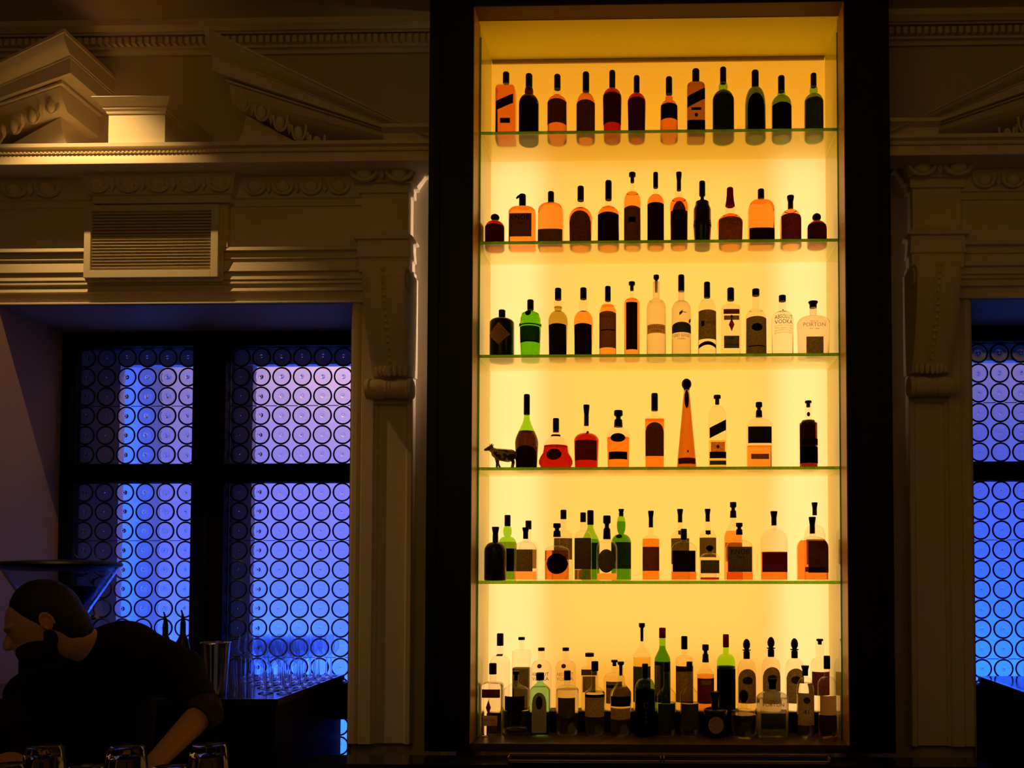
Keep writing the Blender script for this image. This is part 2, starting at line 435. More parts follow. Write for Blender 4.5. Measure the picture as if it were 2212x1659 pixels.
        piece(.105, .180, .14, .135, .014); piece(.180, .190, .115, .115, .07)
        piece(.190, .300, .10, .05, .085, .25)
        n = 7; eggs(mb, xA + .10, xA + .78, n, FY - .082, zA + sl * .10 - .243, .085, slope=sl)
        pr = [(-.2, zB), (.205, zB), (.205, zB - .018), (.20, zB - .020), (.170, CORN + .045), (.155, CORN + .004), (-.2, CORN + .002)]
        vs = [(x, FY - p, z) for x in (xB - .02, -1.10) for p, z in pr]; kx = len(pr)
        if not outer: mb.add(vs, [(i, (i + 1) % kx, kx + (i + 1) % kx, kx + i) for i in range(kx)] + [tuple(range(kx)), tuple(range(kx, 2 * kx))])
        # tympanum with its concave end
        poly = []
        x0 = xA + .135; zt0 = zA + sl * .135 - .285
        for k in range(9):
            a = k / 8 * PI / 2; poly.append((x0 - .16 * (1 - math.cos(a)) * 1.0, zt0 - (zt0 - CORN) * math.sin(a)))
        xe_ = xA + (CORN - zA + .285) / sl
        poly.append((xe_, CORN))
        mb.prism(poly[::-1], FY - .03, TOPW)
    m1 = MB(xf); rake(m1)
    struct('trim_%d' % (base + 5), m1, PLASTER, 'raking half of the broken pediment next to the cabinet, %s side' % side, 'trim')
    mirror = (lambda x, y, z: (2 * pc - x, y, z)) if xf is None else (lambda x, y, z: xf(2 * pc - x, y, z))
    m2 = MB(mirror); rake(m2, True)
    struct('trim_%d' % (base + 6), m2, PLASTER, 'raking half of the broken pediment at the outer %s edge' % side, 'trim')
    # pedestal in the gap
    mb = MB(xf)
    xa, xb = G(233, 280, 4.13).x, G(355, 280, 4.13).x; zt_ = G(290, 211, 4.10).z; zcap = G(290, 246, 4.13).z
    def pb(pr):
        mb.loft([[(xa - e, TOPW, z), (xa - e, 4.135 - e, z), (xb + e, 4.135 - e, z), (xb + e, TOPW, z)] for e, z in pr], smooth=False)
    pb([(0, CORN - .002), (0, zcap), (.006, zcap + .002), (.010, zcap + .012), (.018, zcap + .020), (.022, zcap + .03), (.040, zcap + .048), (.048, zcap + .055), (.056, zcap + .062), (.056, zt_ - .004), (.052, zt_)])
    for sx in (-1, 1):                        # little concave feet either side
        poly = []
        for k in range(7):
            a = k / 6 * PI / 2; poly.append(((xb if sx > 0 else xa) + sx * (.115 * (1 - math.sin(a))), CORN - .002 + .075 * (1 - math.cos(a))))
        poly.append(((xb if sx > 0 else xa), CORN - .002))
        mb.prism(poly, 4.30, TOPW)
    struct('trim_%d' % (base + 7), mb, PLASTER, 'small capped pedestal in the gap of the %s broken pediment' % side, 'trim')
surround(None, 5, 'left'); surround(mir, 13, 'right')

# ------------------------------------------------------------------ air vent under the left cornice
v = empty('air_vent', G(325, 520, 4.24), 'cream framed air vent with thin horizontal louvres under the left cornice', 'vent')
def loc(o_parent, mb): mb.xf = (lambda x, y, z: (x - o_parent.location.x, y - o_parent.location.y, z - o_parent.location.z))
vy = 4.243
x0, x1 = G(181, 520, vy).x, G(471, 520, vy).x; z1, z0 = G(325, 442, vy).z, G(325, 599, vy).z
i0, i1 = G(195, 520, vy).x, G(455, 520, vy).x; j1, j0 = G(325, 455, vy).z, G(325, 583, vy).z
mb = MB(); loc(v, mb)
mb.box(x0, i0, vy, 4.285, z0, z1); mb.box(i1, x1, vy, 4.285, z0, z1); mb.box(i0, i1, vy, 4.285, z0, j0); mb.box(i0, i1, vy, 4.285, j1, z1)
mb.build('frame', PLASTER, v, bevel=.002)
mb = MB(); loc(v, mb); mb.box(x0 - .004, x1 + .012, 4.262, 4.285, z0 - .014, z1 - .02); mb.build('mounting_flange', PLASTER, v)
mb = MB(); loc(v, mb); n = 19
for k in range(n):
    z = j0 + (j1 - j0) * (k + .5) / n; t = (j1 - j0) / n
    mb.add([(i0, vy + .012, z - t * .42), (i1, vy + .012, z - t * .42), (i1, vy + .026, z + t * .45), (i0, vy + .026, z + t * .45), (i0, vy + .014, z - t * .50), (i1, vy + .014, z - t * .50), (i1, vy + .028, z + t * .37), (i0, vy + .028, z + t * .37)],
           [(0, 1, 2, 3), (7, 6, 5, 4), (0, 4, 5, 1), (3, 2, 6, 7), (0, 3, 7, 4), (1, 5, 6, 2)])
mb.build('louvres', matte('brownish_louvre', (.34, .26, .17), .5, .3), v)
mb = MB(); loc(v, mb); mb.box(i0, i1, vy + .04, vy + .045, j0, j1); mb.build('back_plate', CAPBLK, v)

# ------------------------------------------------------------------ windows with bull's-eye glass
def smoothnoise(a): return math.sin(a * 12.9898) * 43758.5453 % 1
ROUND = glass_solid('spun_glass', (.97, .98, 1), 1.50)
FLATG = glass_thin('quarry_glass', (.90, .92, .98), .03)
def window(n, side, xf, sashes, rows_top):
    w = empty('window_%d' % n, xf(-2.5, WINY, .8) if xf else (-2.5, WINY, .8), 'tall %s window of round bullseye panes in black timber, lit blue from outside' % side, 'window', None, 'structure')
    def L(mb):
        ox, oy, oz = w.location
        mb.xf = (lambda x, y, z: (x - ox, y - oy, z - oz)) if xf is None else (lambda x, y, z: (xf(x, y, z)[0] - ox, y - oy, z - oz))
    ztop = SOFF; zs = .62
    g = lambda px, py: G(px, py, WINY)
    tx = [g(163, 900).x, g(427, 900).x, g(497, 900).x, g(497, 900).x + (g(427, 900).x - g(163, 900).x)]
    t1, t0 = g(400, 752).z, g(400, 1003).z; b1 = g(400, 1043).z
    P = .1127; b0 = b1 - P * 15 - .006
    mb = MB(); L(mb)
    y0, y1 = WINY - .03, WINY + .05
    mb.box(XR0, tx[0], y0 - .02, y1, zs, ztop); mb.box(tx[3], max(XR1, tx[3] + .05), y0 - .02, y1, zs, ztop)
    mb.box(tx[0], tx[3], y0 - .02, y1, t1, ztop)
    mb.box(tx[1], tx[2], y0 - .03, y1, zs, t1); mb.box((tx[1] + tx[2]) / 2 - .012, (tx[1] + tx[2]) / 2 + .012, y0 - .045, y0 - .03, zs, t1)
    for a, b in ((tx[0], tx[1]), (tx[2], tx[3])):
        mb.box(a, b, y0, y1, b1, t0); mb.box(a, b, y0 - .03, y0, t0 - .014, t0 - .006); mb.box(a, b, y0, y1, zs, max(b0, zs + .01))
    mb.build('frame', FRAMEBLK, w, bevel=.003)
    k = 0
    for a, b in ((tx[0], tx[1]), (tx[2], tx[3])):
        for zt_, zb_, nr in ((t1, t0, 6), (b1, b0, 15)):
            pz = (zt_ - zb_) / nr; px = (b - a) / 6; r = min(px, pz) * .5 - .0015
            lead, rd, fl = MB(), MB(), MB(); L(lead); L(rd); L(fl)
            for i in range(nr):
                for j in range(6):
                    k += 1
                    cx, cz = a + px * (j + .5), zt_ - pz * (i + .5)
                    u, v_ = smoothnoise(k), smoothnoise(k + 77)
                    dxo, dzo = (u - .5) * .006, (v_ - .5) * .006
                    # lead ring
                    ring = [[(cx + (r + q) * math.cos(2 * PI * s / 28), WINY + yy, cz + (r + q) * math.sin(2 * PI * s / 28)) for s in range(28)] for q, yy in ((-.0085, 0), (-.004, -.004), (.0015, 0), (-.004, .004), (-.0085, 0))]
                    lead.loft(ring, caps=False)
                    # spun disc: thin rim, ripples, thick pontil knob in the middle
                    rp = r - .006; am = .0006 + .0007 * u
                    prof = [(rp, .0016), (rp * .86, .0022 + am * .4), (rp * .74, .0018), (rp * .62, .0024 + am * .5), (rp * .50, .0020), (rp * .38, .0030 + am * .6), (rp * .28, .0026), (rp * .20, .0050 + am), (rp * .12, .0066 + am), (rp * .05, .0048)]
                    front = [[(cx + q * math.cos(2 * PI * s / 20) + dxo * (1 - q / rp), WINY - t, cz + q * math.sin(2 * PI * s / 20) + dzo * (1 - q / rp)) for s in range(20)] for q, t in prof]
                    back = [[(cx + q * math.cos(2 * PI * s / 20), WINY + .0022, cz + q * math.sin(2 * PI * s / 20)) for s in range(20)] for q in (rp * .05, rp * .5, rp)]
                    rd.loft(front + back + [front[0]], caps=False)
                    vs = front[-1]; rd.add(vs, [tuple(range(20))]); rd.add(back[0], [tuple(range(20))])
            # small flat quarries between the discs
            fl.box(a, b, WINY + .0045, WINY + .0055, zb_, zt_)
            for i in range(1, nr):
                for j in range(7):
                    cx, cz = a + px * j, zt_ - pz * i
                    if i % 6 == 3: lead.box(cx - px * .28, cx + px * .28, WINY - .002, WINY + .002, cz - .0018, cz + .0018)
            lead.box(a, b, WINY - .004, WINY + .004, zt_ - .003, zt_); lead.box(a, a + .003, WINY - .004, WINY + .004, zb_, zt_); lead.box(b - .003, b, WINY - .004, WINY + .004, zb_, zt_)
            lead.build('lead_came', LEAD, w); rd.build('bullseye_glass', ROUND, w); fl.build('quarry_glass', FLATG, w, recalc=False)
window(1, 'left', None, None, 6); window(2, 'right', mir, None, 6)

# what stands outside: stone embrasures and a pale courtyard wall
STONE = matte('outside_stone', (.42, .40, .44), .8, .2, .05, 8)
OUTW = matte('outside_white_render', (.85, .85, .88), .9, .1, .03, 3)
def outside(xf, n, side):
    mb = MB(xf)
    mb.box(XR0 - .2, -3.22, 4.96, 5.01, .2, SOFF + .3); mb.box(-2.64, -2.415, 4.97, 5.02, .2, SOFF)
    mb.box(XR0, XR1 + .4, 4.955, 5.015, G(300, 790, 4.97).z, SOFF + .3)
    struct('wall_outside_%s' % side, mb, STONE, 'stone embrasure outside the %s window' % side)
    mb = MB(xf)
    mb.box(-3.69, -.9, 6.20, 6.3, 0, 5.2)
    mb.add([(-4.95, 7.2, 0), (-3.69, 6.20, 0), (-3.69, 6.20, 5.2), (-4.95, 7.2, 5.2), (-4.95, 7.3, 0), (-3.69, 6.3, 0), (-3.69, 6.3, 5.2), (-4.95, 7.3, 5.2)], [(0, 1, 2, 3), (7, 6, 5, 4), (3, 2, 6, 7), (0, 3, 7, 4)])
    struct('wall_courtyard_%s' % side, mb, OUTW, 'pale courtyard wall washed in blue light beyond the %s window' % side)
outside(None, 1, 'left'); outside(mir, 2, 'right')

# ------------------------------------------------------------------ the backlit cabinet
CF, SF, PB = 4.06, 4.20, 4.50                  # frame face, shelf front, back panel
fx0, fx1, ix0, ix1 = G(922, 830, CF).x, G(1928, 830, CF).x, G(1018, 830, CF).x, G(1830, 830, CF).x
ct = G(1420, 7, CF).z                          # inner top
FLZ = G(1420, 1597, SF).z                      # cabinet floor
cab = empty('display_cabinet', (.035, CF, BC), 'tall black framed back-bar cabinet with a glowing amber panel and glass shelves', 'cabinet')
def Lc(mb): loc(cab, mb); return mb
mb = Lc(MB())
mb.box(fx0, ix0, CF, 4.33, 0.86, CEIL - .002); mb.box(ix1, fx1, CF, 4.33, 0.86, CEIL - .002)
mb.box(ix0, ix1, CF, 4.33, ct, CEIL - .002); mb.box(ix0, ix1, CF, 4.60, 0.86, FLZ - .03)
mb.box(fx0 + .05, fx0 + .058, CF - .006, CF, .86, CEIL - .002); mb.box(fx1 - .058, fx1 - .05, CF - .006, CF, .86, CEIL - .002)
mb.build('frame', BLACKWOOD, cab, bevel=.003)
mb = Lc(MB()); mb.box(CX0 + .008, ix0 - .0005, 4.335, 4.655, .86, CEIL - .01); mb.box(ix1 + .0005, CX1 - .008, 4.335, 4.655, .86, CEIL - .01); mb.box(ix0, ix1, 4.648, 4.655, .86, CEIL - .01)
mb.build('light_box', matte('white_box_lining', (.80, .76, .78), .6, .25), cab)
JW = matte('amber_varnished_jamb', (.5, .28, .04), .4, .4, .05, 8)
for a in (ix0, ix1 - .004):
    mb = Lc(MB()); mb.box(a, a + .004, CF + .004, SF - .002, FLZ, ct); mb.build('jamb', JW, cab)
mb = Lc(MB()); mb.box(ix0, ix1, CF + .002, 4.165, ct - .004, ct); mb.build('header', HEADER, cab)
mb = Lc(MB()); mb.box(ix0 + .001, ix0 + .005, SF, PB, FLZ, ct - .001); mb.box(ix1 - .005, ix1 - .001, SF, PB, FLZ, ct - .001); mb.box(ix0, ix1, 4.168, PB, ct - .006, ct - .001)
mb.build('side_lining', SATIN, cab)
mb = Lc(MB()); mb.box(ix0 + .002, ix1 - .002, PB, PB + .004, FLZ, ct - .01); pn = mb.build('back_panel', PANEL, cab); pn['label'] = 'glowing amber back panel'
mb = Lc(MB()); mb.box(ix0 + .01, ix1 - .01, PB - .012, PB - .001, ct - .026, ct - .007); mb.build('top_rail', matte('brass_rail', (.35, .24, .08), .35, .5, metal=.6), cab)
mb = Lc(MB()); mb.box(ix0, ix1, CF + .02, 4.52, FLZ - .03, FLZ); mb.build('floor_board', matte('walnut_board', (.10, .055, .02), .35, .4, .35, 18), cab, bevel=.002)
mb = Lc(MB()); mb.box(ix0 + .03, ix1 - .03, 4.375, PB - .002, FLZ, FLZ + .108); mb.build('riser', CAPBLK, cab, bevel=.002)
# glass side sheets
SX0, SX1 = G(1034, 830, SF).x, G(1814, 830, SF).x
for x in (SX0, SX1):
    mb = Lc(MB()); mb.box(x - .003, x + .003, SF + .003, PB - .014, FLZ, ct - .03, 0); mb.box(x - .0048, x + .0048, SF - .004, SF + .003, FLZ, ct - .07, 1)
    mb.build('side_glass', [SIDEGLASS, glass_thin('green_side_edge', (.34, .62, .02), .1)], cab)
SZ = []
for y in (280.5, 518.5, 764.5, 1008.5, 1255):
    z = G(1420, y, SF).z; SZ.append(z)
    mb = Lc(MB()); mb.box(SX0 + .004, SX1 - .004, SF + .0025, PB - .014, z - .0145, z, 0); mb.box(SX0 + .004, SX1 - .004, SF, SF + .0025, z - .0150, z + .0003, 1)
    mb.build('shelf', [SHELF, EDGE], cab)
SZ.append(FLZ)
RISER = FLZ + .108
shelf_names = ['top shelf', 'second shelf from the top', 'third shelf from the top', 'fourth shelf', 'fifth shelf', 'cabinet floor']

# ------------------------------------------------------------------ bottles
def interp(pts, z):
    if z <= pts[0][0]: return pts[0][1]
    for (a, b), (c, d) in zip(pts, pts[1:]):
        if z <= c: return b + (d - b) * (z - a) / max(c - a, 1e-9)
    return pts[-1][1]

CAPS = {'cyl': [(0, .96), (.03, 1), (.94, 1), (1, .86)],
        'tee': [(0, .52), (.10, .58), (.60, .58), (.64, .95), (.70, 1), (.96, 1), (1, .9)],
        'ball': [(0, .62), (.12, .62), (.2, .8), (.4, 1), (.65, 1), (.85, .8), (1, .4)],
        'flare': [(0, .74), (.55, .74), (.8, .92), (.92, 1), (1, .96)],
        'wax': [(0, 1.42), (.02, 1.5), (.3, 1.22), (.6, 1.05), (.95, 1), (1, .85)],
        'ring': [(0, 1), (.42, .9), (.5, .55), (.62, .55), (.70, 1), (.95, 1), (1, .9)],
        'knob': [(0, .9), (.36, .9), (.38, .55), (.42, 1.18), (.455, 1.18), (.47, .6), (.52, .7), (.6, .95), (.75, 1.0), (.9, .78), (1, .3)],
        'thin': [(0, .45), (.72, .5), (.78, .85), (.84, 1), (1, .95)]}
GLASS = {'clear': ((.975, .965, .93), 0), 'green': ((.50, .80, .16), 0), 'olive': ((.62, .66, .22), 0), 'dkgreen': ((.16, .26, .05), 0), 'lime': ((.60, .95, .10), 0),
         'teal': ((.55, .86, .62), 0), 'frost': ((.95, .93, .88), .30), 'amberfrost': ((.78, .58, .26), .30), 'brown': ((.22, .07, .02), 0), 'midgreen': ((.38, .60, .12), 0)}
LIQ = {'orange': (.96, .56, .18), 'amber': (.96, .66, .30), 'red': (.66, .11, .02), 'brown': (.42, .12, .03), 'dark': (.16, .05, .02), 'clear': (.99, .98, .95), 'yellow': (.95, .85, .45),
       'olive': (.72, .66, .26), 'dkolive': (.20, .18, .06), 'green': (.50, .72, .10), 'pink': (.97, .66, .30), 'rust': (.90, .52, .18), 'dkgreen': (.06, .09, .02)}
LAB = {'black': ((.008, .007, .006), (.004, .003, .002)), 'dkbrown': ((.02, .012, .006), (.05, .045, .02)), 'brown': ((.04, .024, .010), (.12, .10, .04)), 'tan': ((.75, .52, .28), (.22, .17, .08)), 'seal': ((.75, .42, .14), (.12, .07, .02)),
       'olive': ((.05, .04, .015), (.13, .10, .03)), 'redbrown': ((.05, .012, .006), (.07, .018, .010)), 'green': ((.015, .03, .008), (.03, .06, .012)), 'navy': ((.015, .012, .06), (.02, .02, .06)),
       'grey': ((.85, .70, .60), (.12, .10, .07)), 'gold': ((.30, .18, .06), (.42, .26, .12)), 'red': ((.10, .008, .008), (.10, .012, .012)), 'orange': ((.5, .2, .03), (.60, .30, .08)), 'ink': ((.05, .035, .015), (.03, .02, .01)),
       'pale': ((.5, .38, .2), (.5, .42, .28)), 'moss': ((.03, .035, .008), (.055, .06, .012))}
def labmat(k): return paper('label_' + k, *LAB[k], plain=1 if k in ('ink', 'navy', 'gold', 'red') else 0)

def text_mesh(txt, size):
    cu = D.curves.new('t', 'FONT'); cu.body = txt; cu.size = size; cu.align_x = 'CENTER'; cu.resolution_u = 2; cu.space_character = 1.02
    o = D.objects.new('t', cu); COL.objects.link(o)
    dg = bpy.context.evaluated_depsgraph_get(); dg.update()
    me = o.evaluated_get(dg).to_mesh(); vs = [tuple(v.co) for v in me.vertices]; fs = [tuple(p.vertices) for p in me.polygons]
    o.evaluated_get(dg).to_mesh_clear(); D.objects.remove(o); D.curves.remove(cu)
    return vs, fs
_T = {}
def text_geo(txt):
    if txt not in _T: _T[txt] = text_mesh(txt, 1.0)
    return _T[txt]

CROPS = {'A': (1000, 0, 5.183), 'B': (1400, 0, 5.027), 'C': (1010, 330, 5.395), 'D': (1410, 330, 5.267), 'E': (1010, 560, 5.395), 'F': (1410, 560, 5.267), 'G': (1010, 800, 5.395), 'H': (1400, 800, 5.144),
         'I': (1020, 1070, 7.9), 'J': (1230, 1070, 7.373), 'K': (1510, 1070, 6.703), 'L': (1020, 1340, 5.925), 'M': (1260, 1320, 5.53), 'N': (1520, 1340, 5.925)}

def bottle(row, crop, cx, top, capb, nb, sh, w, look, glass='clear', liq=None, lev=None, labels=(), nw=None, cw=None, wb=None, cap='cyl', capm=None, sq=0, dr=1.0, bulb=None, sl='round',
           text=(), Y=None, deep=0, prof=None, solid=None, place='', tilt=0, rot=0, beak=False):
    ox, oy, s = CROPS[crop]
    zb = SZ[row] if not (row == 5 and deep) else RISER
    Y = Y or ((4.31 if row < 4 else 4.27) if not deep else 4.425)
    if row == 5 and not deep: Y = 4.30
    px, py = lambda c: ox + c / s, lambda c: oy + c / s
    zf = lambda c: G(px(cx), py(c), Y).z - zb
    x0 = G(px(cx), py((top + sh) / 2), Y).x
    k = (G(px(cx) + 50, py(sh), Y).x - G(px(cx) - 50, py(sh), Y).x) / 100 / s       # metres per crop pixel
    if row < 4: w *= 1.03; wb = wb and wb * 1.03
    R = w * k / 2; NR = (nw or 68) * k / 2; CR = (cw or 74) * k / 2; RB = (wb or w) * k / 2
    NR = min(NR, CR * .97) if cap not in ('thin', 'tee') else NR
    hw_ = max([R, RB] + [b * k / 2 for a, b in (prof or ())]) + .007
    x0 = max(SX0 + hw_, min(SX1 - hw_, x0))
    root = empty('liquor_bottle', (x0, Y, zb + .0006), look, 'bottle')
    root.rotation_euler = (0, 0, rot)
    zt, zc, zn, zs = zf(top), zf(capb), zf(nb), zf(sh)
    if prof:
        pts = [(0, (prof[0][1]) * k / 2 - .003)] + [(max(zf(a), .004), b * k / 2) for a, b in prof]
    else:
        pts = [(0, RB - .005), (.003, RB - .0012), (.008, RB), (zs, R)]
        for i in range(1, 8):
            t = i / 7
            if sl == 'round': r = NR + (R - NR) * math.cos(t * PI / 2); z = zs + (zn - zs) * math.sin(t * PI / 2)
            elif sl == 'slope': r = R + (NR - R) * (t * t * (3 - 2 * t)); z = zs + (zn - zs) * t
            else: r = R + (NR - R) * t; z = zs + (zn - zs) * t
            pts.append((z, r))
        if bulb: BR = bulb * k / 2; pts += [(zn + (zc - zn) * t, NR + (BR - NR) * math.sin(PI * t) ** .6) for t in (.15, .35, .55, .75, .9)]
        pts.append((zc + .0005, NR))
    ztop = zc + (zt - zc) * (.45 if cap not in ('tee', 'thin', 'ring') else .60)
    pts.append((max(ztop, zc + .002), NR * .98))
    RM = max(R, RB) if not prof else max(p[1] for p in pts)
    def ex(r):
        b = max(0, min(1, (r - NR) / max(RM * .92 - NR, 1e-4)))
        return (2 + (6.5 - 2) * b if sq else 2.0), 1 + (dr - 1) * b
    def ring(z, r, N=32, rr=None):
        n, d = ex(rr or r); out = []
        for j in range(N):
            a = 2 * PI * j / N; c, s_ = math.cos(a), math.sin(a)
            out.append((r * abs(c) ** (2 / n) * (1 if c >= 0 else -1), r * d * abs(s_) ** (2 / n) * (1 if s_ >= 0 else -1), z))
        return out
    def front(x, z, off):
        r = interp(pts, z); n, d = ex(r); u = min(abs(x) / (r + off), .999)
        return -(r + off) * d * (1 - u ** n) ** (1 / n)
    gm = solid or glass_thin('bottle_glass_' + glass, GLASS[glass][0], .02 if not GLASS[glass][1] else .2, GLASS[glass][1])
    mb = MB(); mb.loft([ring(z, r) for z, r in pts]); mb.build('glass', gm, root)
    if liq and not solid:
        zl = zf(lev) if lev else zn
        lp = [(z, max(r - .0022, .003), r) for z, r in pts if .006 < z < zl - .001]
        lp = [(.006, max(interp(pts, .008) - .0035, .003), interp(pts, .008))] + lp + [(zl, max(interp(pts, zl) - .0022, .003), interp(pts, zl))]
        mb = MB(); mb.loft([ring(z, r, 32, rr) for z, r, rr in lp]); mb.build('liquid', glass_solid('liquor_' + liq + ('_dense' if row == 5 and not deep else ''), LIQ[liq], 1.33 if (row == 5 and not deep) else 1.06 if liq == 'clear' else 1.08), root)
    # stopper or screw cap
    mb = MB(); cp = CAPS[cap]
    mb.lathe([(zc + (zt - zc) * a, CR * b) for a, b in cp], n=20)
    if beak:                                   # speed pourer bent to one side
        mb.tube([(0, 0, zt - .010), (-.012, 0, zt - .006), (-.024, 0, zt - .012), (-.032, 0, zt - .020)], [.010, .009, .006, .004], 10)
    mb.build('stopper' if cap in ('tee', 'ball', 'thin', 'knob', 'ring') else 'cap', capm or CAPBLK, root)
    lobs = []
    for L_ in labels:
        shp, lt, lb, wf, col = L_[:5]; xo = (L_[5] if len(L_) > 5 else 0) * k; off = L_[6] if len(L_) > 6 else .0006
        za, zbm = zf(lt), max(zf(lb), .004)
        if row < 4 and zbm < (.074, .054, .040, .026)[row] and shp in ('rect', 'dip', 'arch') and za > .07: zbm = .004
        rm = min(interp(pts, (za + zbm) / 2), RM); hw = rm * wf; N, Mv = 18, 9; vs, fs = [], []
        for i in range(N + 1):
            u = -1 + 2 * i / N; x = hw * u
            a, b = za, zbm; hh = za - zbm
            if shp == 'arch': a = zbm + hh * (.72 + .28 * math.sqrt(max(0, 1 - u * u)))
            elif shp == 'dip': a = za - hh * .02 * u * u
            elif shp == 'oval': m_ = (za + zbm) / 2; q = math.sqrt(max(1e-4, 1 - u * u)) * hh / 2; a, b = m_ + q, m_ - q
            elif shp == 'diamond': m_ = (za + zbm) / 2; q = (1 - abs(u)) * hh / 2 + 1e-4; a, b = m_ + q, m_ - q
            elif shp == 'diag': dz = .22 * hh * u; a, b = za - .22 * hh + dz, zbm + .22 * hh + dz
            elif shp == 'point': b = zbm + hh * .16 * abs(u)
            elif shp == 'ribbon': dz = -hh * .45 * u * u; a, b = za + dz, zbm + hh * .40 + dz
            for j in range(Mv + 1):
                z = b + (a - b) * j / Mv; xx = max(-interp(pts, z) * .985, min(interp(pts, z) * .985, x + xo))
                vs.append((xx, front(xx, z, off), z))
        for i in range(N):
            for j in range(Mv):
                q = i * (Mv + 1) + j; fs.append((q, q + Mv + 1, q + Mv + 2, q + 1))
        mb = MB(); mb.add(vs, fs, 0, True); lobs.append(mb.build('label', labmat(col), root, recalc=False))
    for T_ in text:
        txt, ty, sz, col = T_[:4]; xo = (T_[4] if len(T_) > 4 else 0) * k; bold = T_[5] if len(T_) > 5 else 1
        gv, gf = text_geo(txt); vs = []
        if not gv: continue
        mxw = max(v[0] for v in gv) - min(v[0] for v in gv)
        S = sz * k; rr = interp(pts, zf(ty)); tw = mxw * S; lim = rr * 1.62; sx = min(1, lim / tw)
        for v_ in gv:
            x = v_[0] * S * sx + xo; z = zf(ty) + (v_[1] - .33) * S * bold; x = max(-rr * .97, min(rr * .97, x))
            vs.append((x, front(x, z, .0014), z))
        mb = MB(); mb.add(vs, gf); mb.build('lettering', labmat(col), lobs[0] if lobs else root, recalc=False)
    root['_place'] = place
    ALLB.setdefault((row, 1 if deep else 0), []).append(root)
    return root
ALLB = {}

B = bottle
# --- top shelf
B(0,'A',483,818,935,960,1035,215,'square amber whisky bottle with slanted black label',liq='rust',lev=1000,labels=[('diag',1105,1290,.86,'black'),('rect',1375,1432,.5,'black',8)],sq=1,dr=.9,nw=62,cw=72)
B(0,'A',740,838,985,1075,1175,215,'dark brown whisky bottle with a swollen neck',glass='brown',liq='brown',lev=1065,labels=[('dip',1140,1450,.97,'dkbrown')],bulb=98,nw=80,cw=76)
B(0,'A',1057,845,1002,1095,1165,214,'amber whisky bottle with wide dark label and light neck ring',liq='rust',lev=1075,labels=[('dip',1162,1428,.95,'dkbrown')],bulb=98,nw=74,cw=72)
B(0,'A',1377,818,1032,1060,1190,205,'round-shouldered amber bottle with dark label',liq='rust',lev=1068,labels=[('dip',1172,1450,.97,'dkbrown')],nw=74,cw=74)
B(0,'A',1672,800,992,1008,1115,212,'tapered red-brown bottle with long black capsule',liq='red',lev=1012,labels=[('dip',1090,1420,.94,'dkbrown')],nw=66,cw=68,wb=185)
B(0,'A',1945,858,1048,1062,1160,206,'shorter tapered red-brown bottle with black capsule',liq='red',lev=1070,labels=[('dip',1142,1448,.94,'dkbrown')],nw=62,cw=66,wb=180)
B(0,'B',227,845,1028,1105,1195,190,'slim amber bottle with squat black label',liq='rust',lev=1062,labels=[('dip',1168,1335,.9,'black')],bulb=88,nw=72,cw=70)
B(0,'B',518,760,900,912,975,190,'tall square bottle with slanted black label band',glass='olive',liq='orange',lev=925,labels=[('diag',1000,1215,.97,'black'),('rect',1350,1400,.98,'black'),('rect',1215,1245,.55,'black'),('oval',1275,1318,.18,'black')],sq=1,dr=.9,nw=72,cw=78)
B(0,'B',815,740,905,1000,1105,230,'large green bottle with swollen neck, tallest of its shelf',glass='green',liq='dkolive',lev=1005,labels=[('dip',1075,1392,.94,'moss')],bulb=102,nw=78,cw=68)
B(0,'B',1163,775,950,962,1160,218,'dark green bottle with arched black label',glass='midgreen',liq='olive',lev=975,labels=[('arch',1065,1395,.8,'black')],nw=76,cw=78)
B(0,'B',1447,833,1000,1055,1145,210,'green bottle with black label and dark neck',glass='green',liq='olive',lev=1050,labels=[('dip',1165,1392,.96,'black')],bulb=90,nw=74,cw=72)
B(0,'B',1797,805,945,1035,1120,200,'green bottle with bright neck ring and brown label',glass='green',liq='olive',lev=1040,labels=[('dip',1105,1388,.95,'moss')],bulb=90,nw=70,cw=64,capm=CAPBRN)
# --- second shelf
B(1,'C',313,720,800,808,880,220,'very small round bottle with ball stopper and red liquor',liq='red',lev=812,labels=[('dip',868,1022,.97,'dkbrown')],nw=80,cw=100,cap='ball')
B(1,'C',640,490,628,640,705,305,'broad flask with a bent black pourer',liq='orange',lev=650,labels=[('rect',738,1008,.82,'dkbrown',-12)],sq=1,dr=.5,nw=84,cw=80,beak=True,text=[('KNOB',785,82,'black',-20,1.1),('CREEK',850,34,'black',-20)])
B(1,'C',972,460,582,598,700,286,'broad bottle of bright orange liquor with dark base band',liq='pink',lev=604,labels=[('dip',922,1022,.96,'dkbrown')],nw=70,cw=72,sq=1,dr=.6)
B(1,'C',1318,398,562,655,775,268,'rounded orange bottle with brown label and long black neck',liq='orange',lev=668,labels=[('arch',728,1020,.93,'dkbrown')],bulb=98,nw=80,cw=76,wb=244)
B(1,'C',1642,332,552,640,745,250,'upright amber bottle with large black label',liq='orange',lev=645,labels=[('dip',742,1012,.93,'black')],nw=76,cw=76,text=[('RESERVE',800,36,'olive')] if 0 else ())
B(1,'C',1920,237,350,455,580,196,'slim bottle with thin neck and flat-topped stopper',liq='amber',lev=480,labels=[('dip',660,1012,.92,'dkbrown'),('rect',790,850,.4,'black',0,.0012)],nw=46,cw=78,cap='tee')
B(1,'D',33,228,402,485,580,190,'slim amber bottle with long black capsule and dark label',liq='orange',lev=480,labels=[('rect',605,980,.95,'black')],nw=52,cw=56)
B(1,'D',298,228,432,520,610,206,'slim bottle with very thin dark neck and brown arched label',liq='orange',lev=540,labels=[('arch',595,980,.78,'dkbrown'),('rect',690,980,.95,'dkbrown')],bulb=84,nw=60,cw=66,cap='flare',wb=186)
